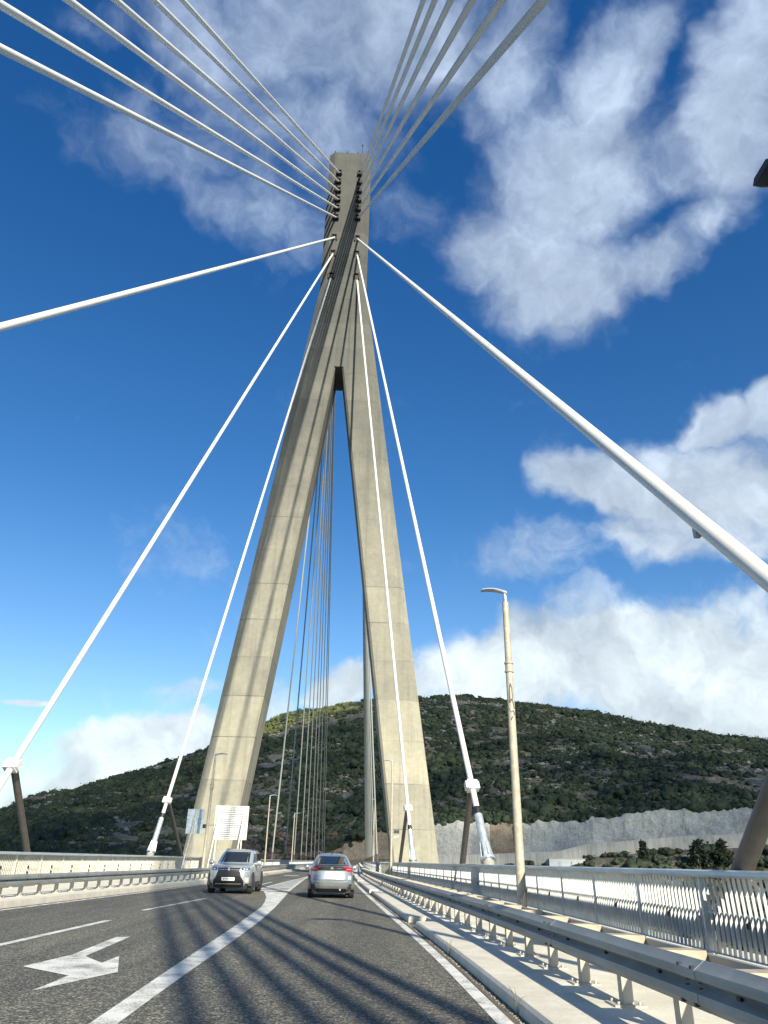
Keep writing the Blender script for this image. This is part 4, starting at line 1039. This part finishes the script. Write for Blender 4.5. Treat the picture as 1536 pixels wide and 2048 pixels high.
tag(mb.build('weeds', simple('dry weed', (.16, .14, .06), .9)), kind='stuff')

# ------------------------------------------------------------------ sun and sky
SUN_AZ, SUN_EL = 18.6, 27.5       # degrees right of straight behind, above the horizon
sa, se = R(SUN_AZ), R(SUN_EL)
sdir = Vector((math.sin(sa)*math.cos(se), -math.cos(sa)*math.cos(se), math.sin(se)))
sl = bpy.data.lights.new('sun', 'SUN'); sl.energy = 5.0; sl.angle = R(.8); sl.color = (1., .925, .75)
so = bpy.data.objects.new('sun', sl); COL.objects.link(so); so.rotation_euler = sdir.to_track_quat('Z', 'Y').to_euler(); so.location = (20, -40, 60)

W = bpy.data.worlds.new('World'); SC.world = W; W.use_nodes = True; nt = W.node_tree
bg = nt.nodes['Background']; sky = nt.nodes.new('ShaderNodeTexSky'); sky.sky_type = 'NISHITA'; sky.sun_disc = False
sky.sun_elevation = se; sky.sun_rotation = R(180-SUN_AZ); sky.air_density = 1.0; sky.dust_density = .25; sky.ozone_density = 2.2
tc = nt.nodes.new('ShaderNodeTexCoord'); gen = tc.outputs['Generated']
def vmath(op, a, b=None, scale=None):
    m = nt.nodes.new('ShaderNodeVectorMath'); m.operation = op
    for i, v in enumerate((a, b)):
        if v is None: continue
        if isinstance(v, (tuple, list, np.ndarray)): m.inputs[i].default_value = tuple(float(t) for t in v)
        else: nt.links.new(v, m.inputs[i])
    if scale is not None: m.inputs['Scale'].default_value = scale
    return m
def noise3(vec, scale, detail, rough=.55):
    n = N(nt, 'ShaderNodeTexNoise', i_Scale=scale, i_Detail=detail, i_Roughness=rough); nt.links.new(vec, n.inputs['Vector']); return n
w1 = vmath('SCALE', vmath('SUBTRACT', noise3(gen, 5., 4).outputs['Color'], (.5, .5, .5)).outputs[0], scale=.13).outputs[0]
w2 = vmath('SCALE', vmath('SUBTRACT', noise3(gen, 19., 3).outputs['Color'], (.5, .5, .5)).outputs[0], scale=.05).outputs[0]
dw = vmath('ADD', vmath('ADD', gen, w1).outputs[0], w2).outputs[0]
BL = [ # photo-measured cloud masses: centre, radii, tilt, weight
 (640, 60, 340, 210, 0, .84), (800, 70, 260, 200, 0, .78), (420, 80, 280, 140, 20, .66), (1010, 90, 140, 210, 0, .66), (600, 230, 280, 180, 10, .66),
 (440, 350, 290, 130, 25, .52), (560, 430, 220, 90, 10, .46), (240, 290, 170, 100, 20, .40), (820, 430, 110, 90, 0, .40), (200, 60, 150, 70, 0, .42), (660, 330, 160, 110, 0, .5),
 (1150, 370, 230, 220, 0, .92), (1090, 570, 230, 130, 10, .9), (990, 510, 150, 130, 0, .8), (1210, 210, 150, 170, -25, .8), (1290, 120, 80, 120, 0, .64),
 (1280, 560, 190, 80, -20, .72), (1440, 440, 190, 70, -35, .66), (1490, 250, 150, 210, 0, .88), (1510, 60, 140, 130, 0, .74), (1360, 330, 120, 120, 0, .62),
 (1445, 850, 85, 62, 0, .95), (1530, 830, 70, 80, 0, .95), (1220, 965, 160, 65, 5, .95), (1400, 985, 260, 125, 5, 1.0), (1330, 1070, 190, 80, 0, .75), (1480, 1070, 150, 80, 0, .72),
 (1450, 1340, 300, 170, 0, .98), (1250, 1340, 260, 150, 0, .96), (1030, 1340, 280, 120, -5, .9), (890, 1340, 130, 110, 0, .72), (1500, 1210, 130, 70, 0, .60), (1150, 1230, 170, 60, -15, .48), (1400, 1460, 260, 70, 0, .85),
 (290, 1490, 180, 72, 0, .95), (180, 1570, 170, 70, 0, .72), (50, 1600, 100, 60, 0, .64), (380, 1395, 90, 40, 0, .45), (690, 1370, 80, 75, 0, .9), (560, 1400, 80, 70, 0, .6),
 (330, 1080, 170, 140, -30, .31), (1050, 1130, 220, 100, -15, .33), (55, 1406, 66, 9, 10, .62)]
tot = None
for (px, py, rx, ry, rot, st) in BL:
    c = ray(px, py); ca, sn_ = math.cos(R(rot)), math.sin(R(rot))
    a = ray(px+rx*ca, py+rx*sn_)-c; b_ = ray(px-ry*sn_, py+ry*ca)-c
    a = a/np.dot(a, a); b_ = b_/np.dot(b_, b_)
    vv = vmath('SUBTRACT', dw if ry > 20 else gen, c).outputs[0]
    cx = nt.nodes.new('ShaderNodeCombineXYZ')
    nt.links.new(vmath('DOT_PRODUCT', vv, a).outputs['Value'], cx.inputs[0]); nt.links.new(vmath('DOT_PRODUCT', vv, b_).outputs['Value'], cx.inputs[1])
    nt.links.new(vmath('DOT_PRODUCT', vv, tuple(c*3)).outputs['Value'], cx.inputs[2])
    L = vmath('LENGTH', cx.outputs[0]).outputs['Value']
    mr = N(nt, 'ShaderNodeMapRange', interpolation_type='SMOOTHSTEP'); nt.links.new(L, mr.inputs[0])
    for i, v in ((1, 1.35), (2, .25), (3, 0.), (4, st)): mr.inputs[i].default_value = v
    o = mr.outputs[0]
    tot = o if tot is None else math_(nt, 'SMOOTH_MAX', tot, o, .12)
fb1 = noise3(dw, 5.5, 10, .60).outputs[0]; fb2 = noise3(dw, 21., 8, .62).outputs[0]; fbu = noise3(vmath('ADD', dw, (.012, 0, .045)).outputs[0], 5.5, 8, .60).outputs[0]
fb = math_(nt, 'ADD', math_(nt, 'MULTIPLY', math_(nt, 'SUBTRACT', fb1, .5), .95), math_(nt, 'MULTIPLY', math_(nt, 'SUBTRACT', fb2, .5), .42))
raw = math_(nt, 'ADD', tot, fb)
mr = N(nt, 'ShaderNodeMapRange', interpolation_type='SMOOTHSTEP'); nt.links.new(raw, mr.inputs[0])
for i, v in ((1, .17), (2, .93), (3, 0.), (4, .93)): mr.inputs[i].default_value = v
sepz = nt.nodes.new('ShaderNodeSeparateXYZ'); nt.links.new(gen, sepz.inputs[0])
hi_ = N(nt, 'ShaderNodeMapRange'); nt.links.new(sepz.outputs[2], hi_.inputs[0])
for i, v in ((1, .12), (2, .62), (3, .66), (4, .95)): hi_.inputs[i].default_value = v
nt.links.new(hi_.outputs[0], mr.inputs[2])
dens = mr.outputs[0]
sep = nt.nodes.new('ShaderNodeSeparateXYZ'); nt.links.new(gen, sep.inputs[0]); zz = sep.outputs[2]
hs = N(nt, 'ShaderNodeHueSaturation', i_Saturation=1.2); nt.links.new(sky.outputs[0], hs.inputs['Color'])
tint = ramp(nt, zz, [(.0, (1., 1.05, 1.05)), (.2, (.95, 1., 1.05)), (.45, (.55, .84, 1.02)), (.8, (.28, .73, 1.04))])
skyc = mixc(nt, 1., hs.outputs[0], tint, 'MULTIPLY')
cb = ramp(nt, zz, [(.0, (.64, .71, .735)), (.25, (.64, .715, .755)), (.5, (.46, .55, .67)), (.85, (.38, .47, .62))])
relief = math_(nt, 'MULTIPLY_ADD', math_(nt, 'SUBTRACT', fb1, fbu), 1.5, .5)
mass = math_(nt, 'MULTIPLY_ADD', noise3(dw, 6., 7, .6).outputs[0], .55, math_(nt, 'MULTIPLY', relief, .45))
shade = ramp(nt, mass, [(.33, (.60, .63, .67)), (.5, (.95, .955, .96)), (.64, (1.32, 1.31, 1.27))])
cb = mixc(nt, 1., cb, shade, 'MULTIPLY')
cbs = vmath('SCALE', cb, scale=8.5).outputs[0]
out = mixc(nt, dens, skyc, cbs)
nt.links.new(out, bg.inputs[0]); bg.inputs[1].default_value = .084

vs = SC.view_settings; vs.view_transform = 'Standard'; vs.look = 'None'; vs.exposure = .85; vs.gamma = 1.0; vs.use_curve_mapping = False
SC.cycles.use_denoising = True; SC.cycles.max_bounces = 6
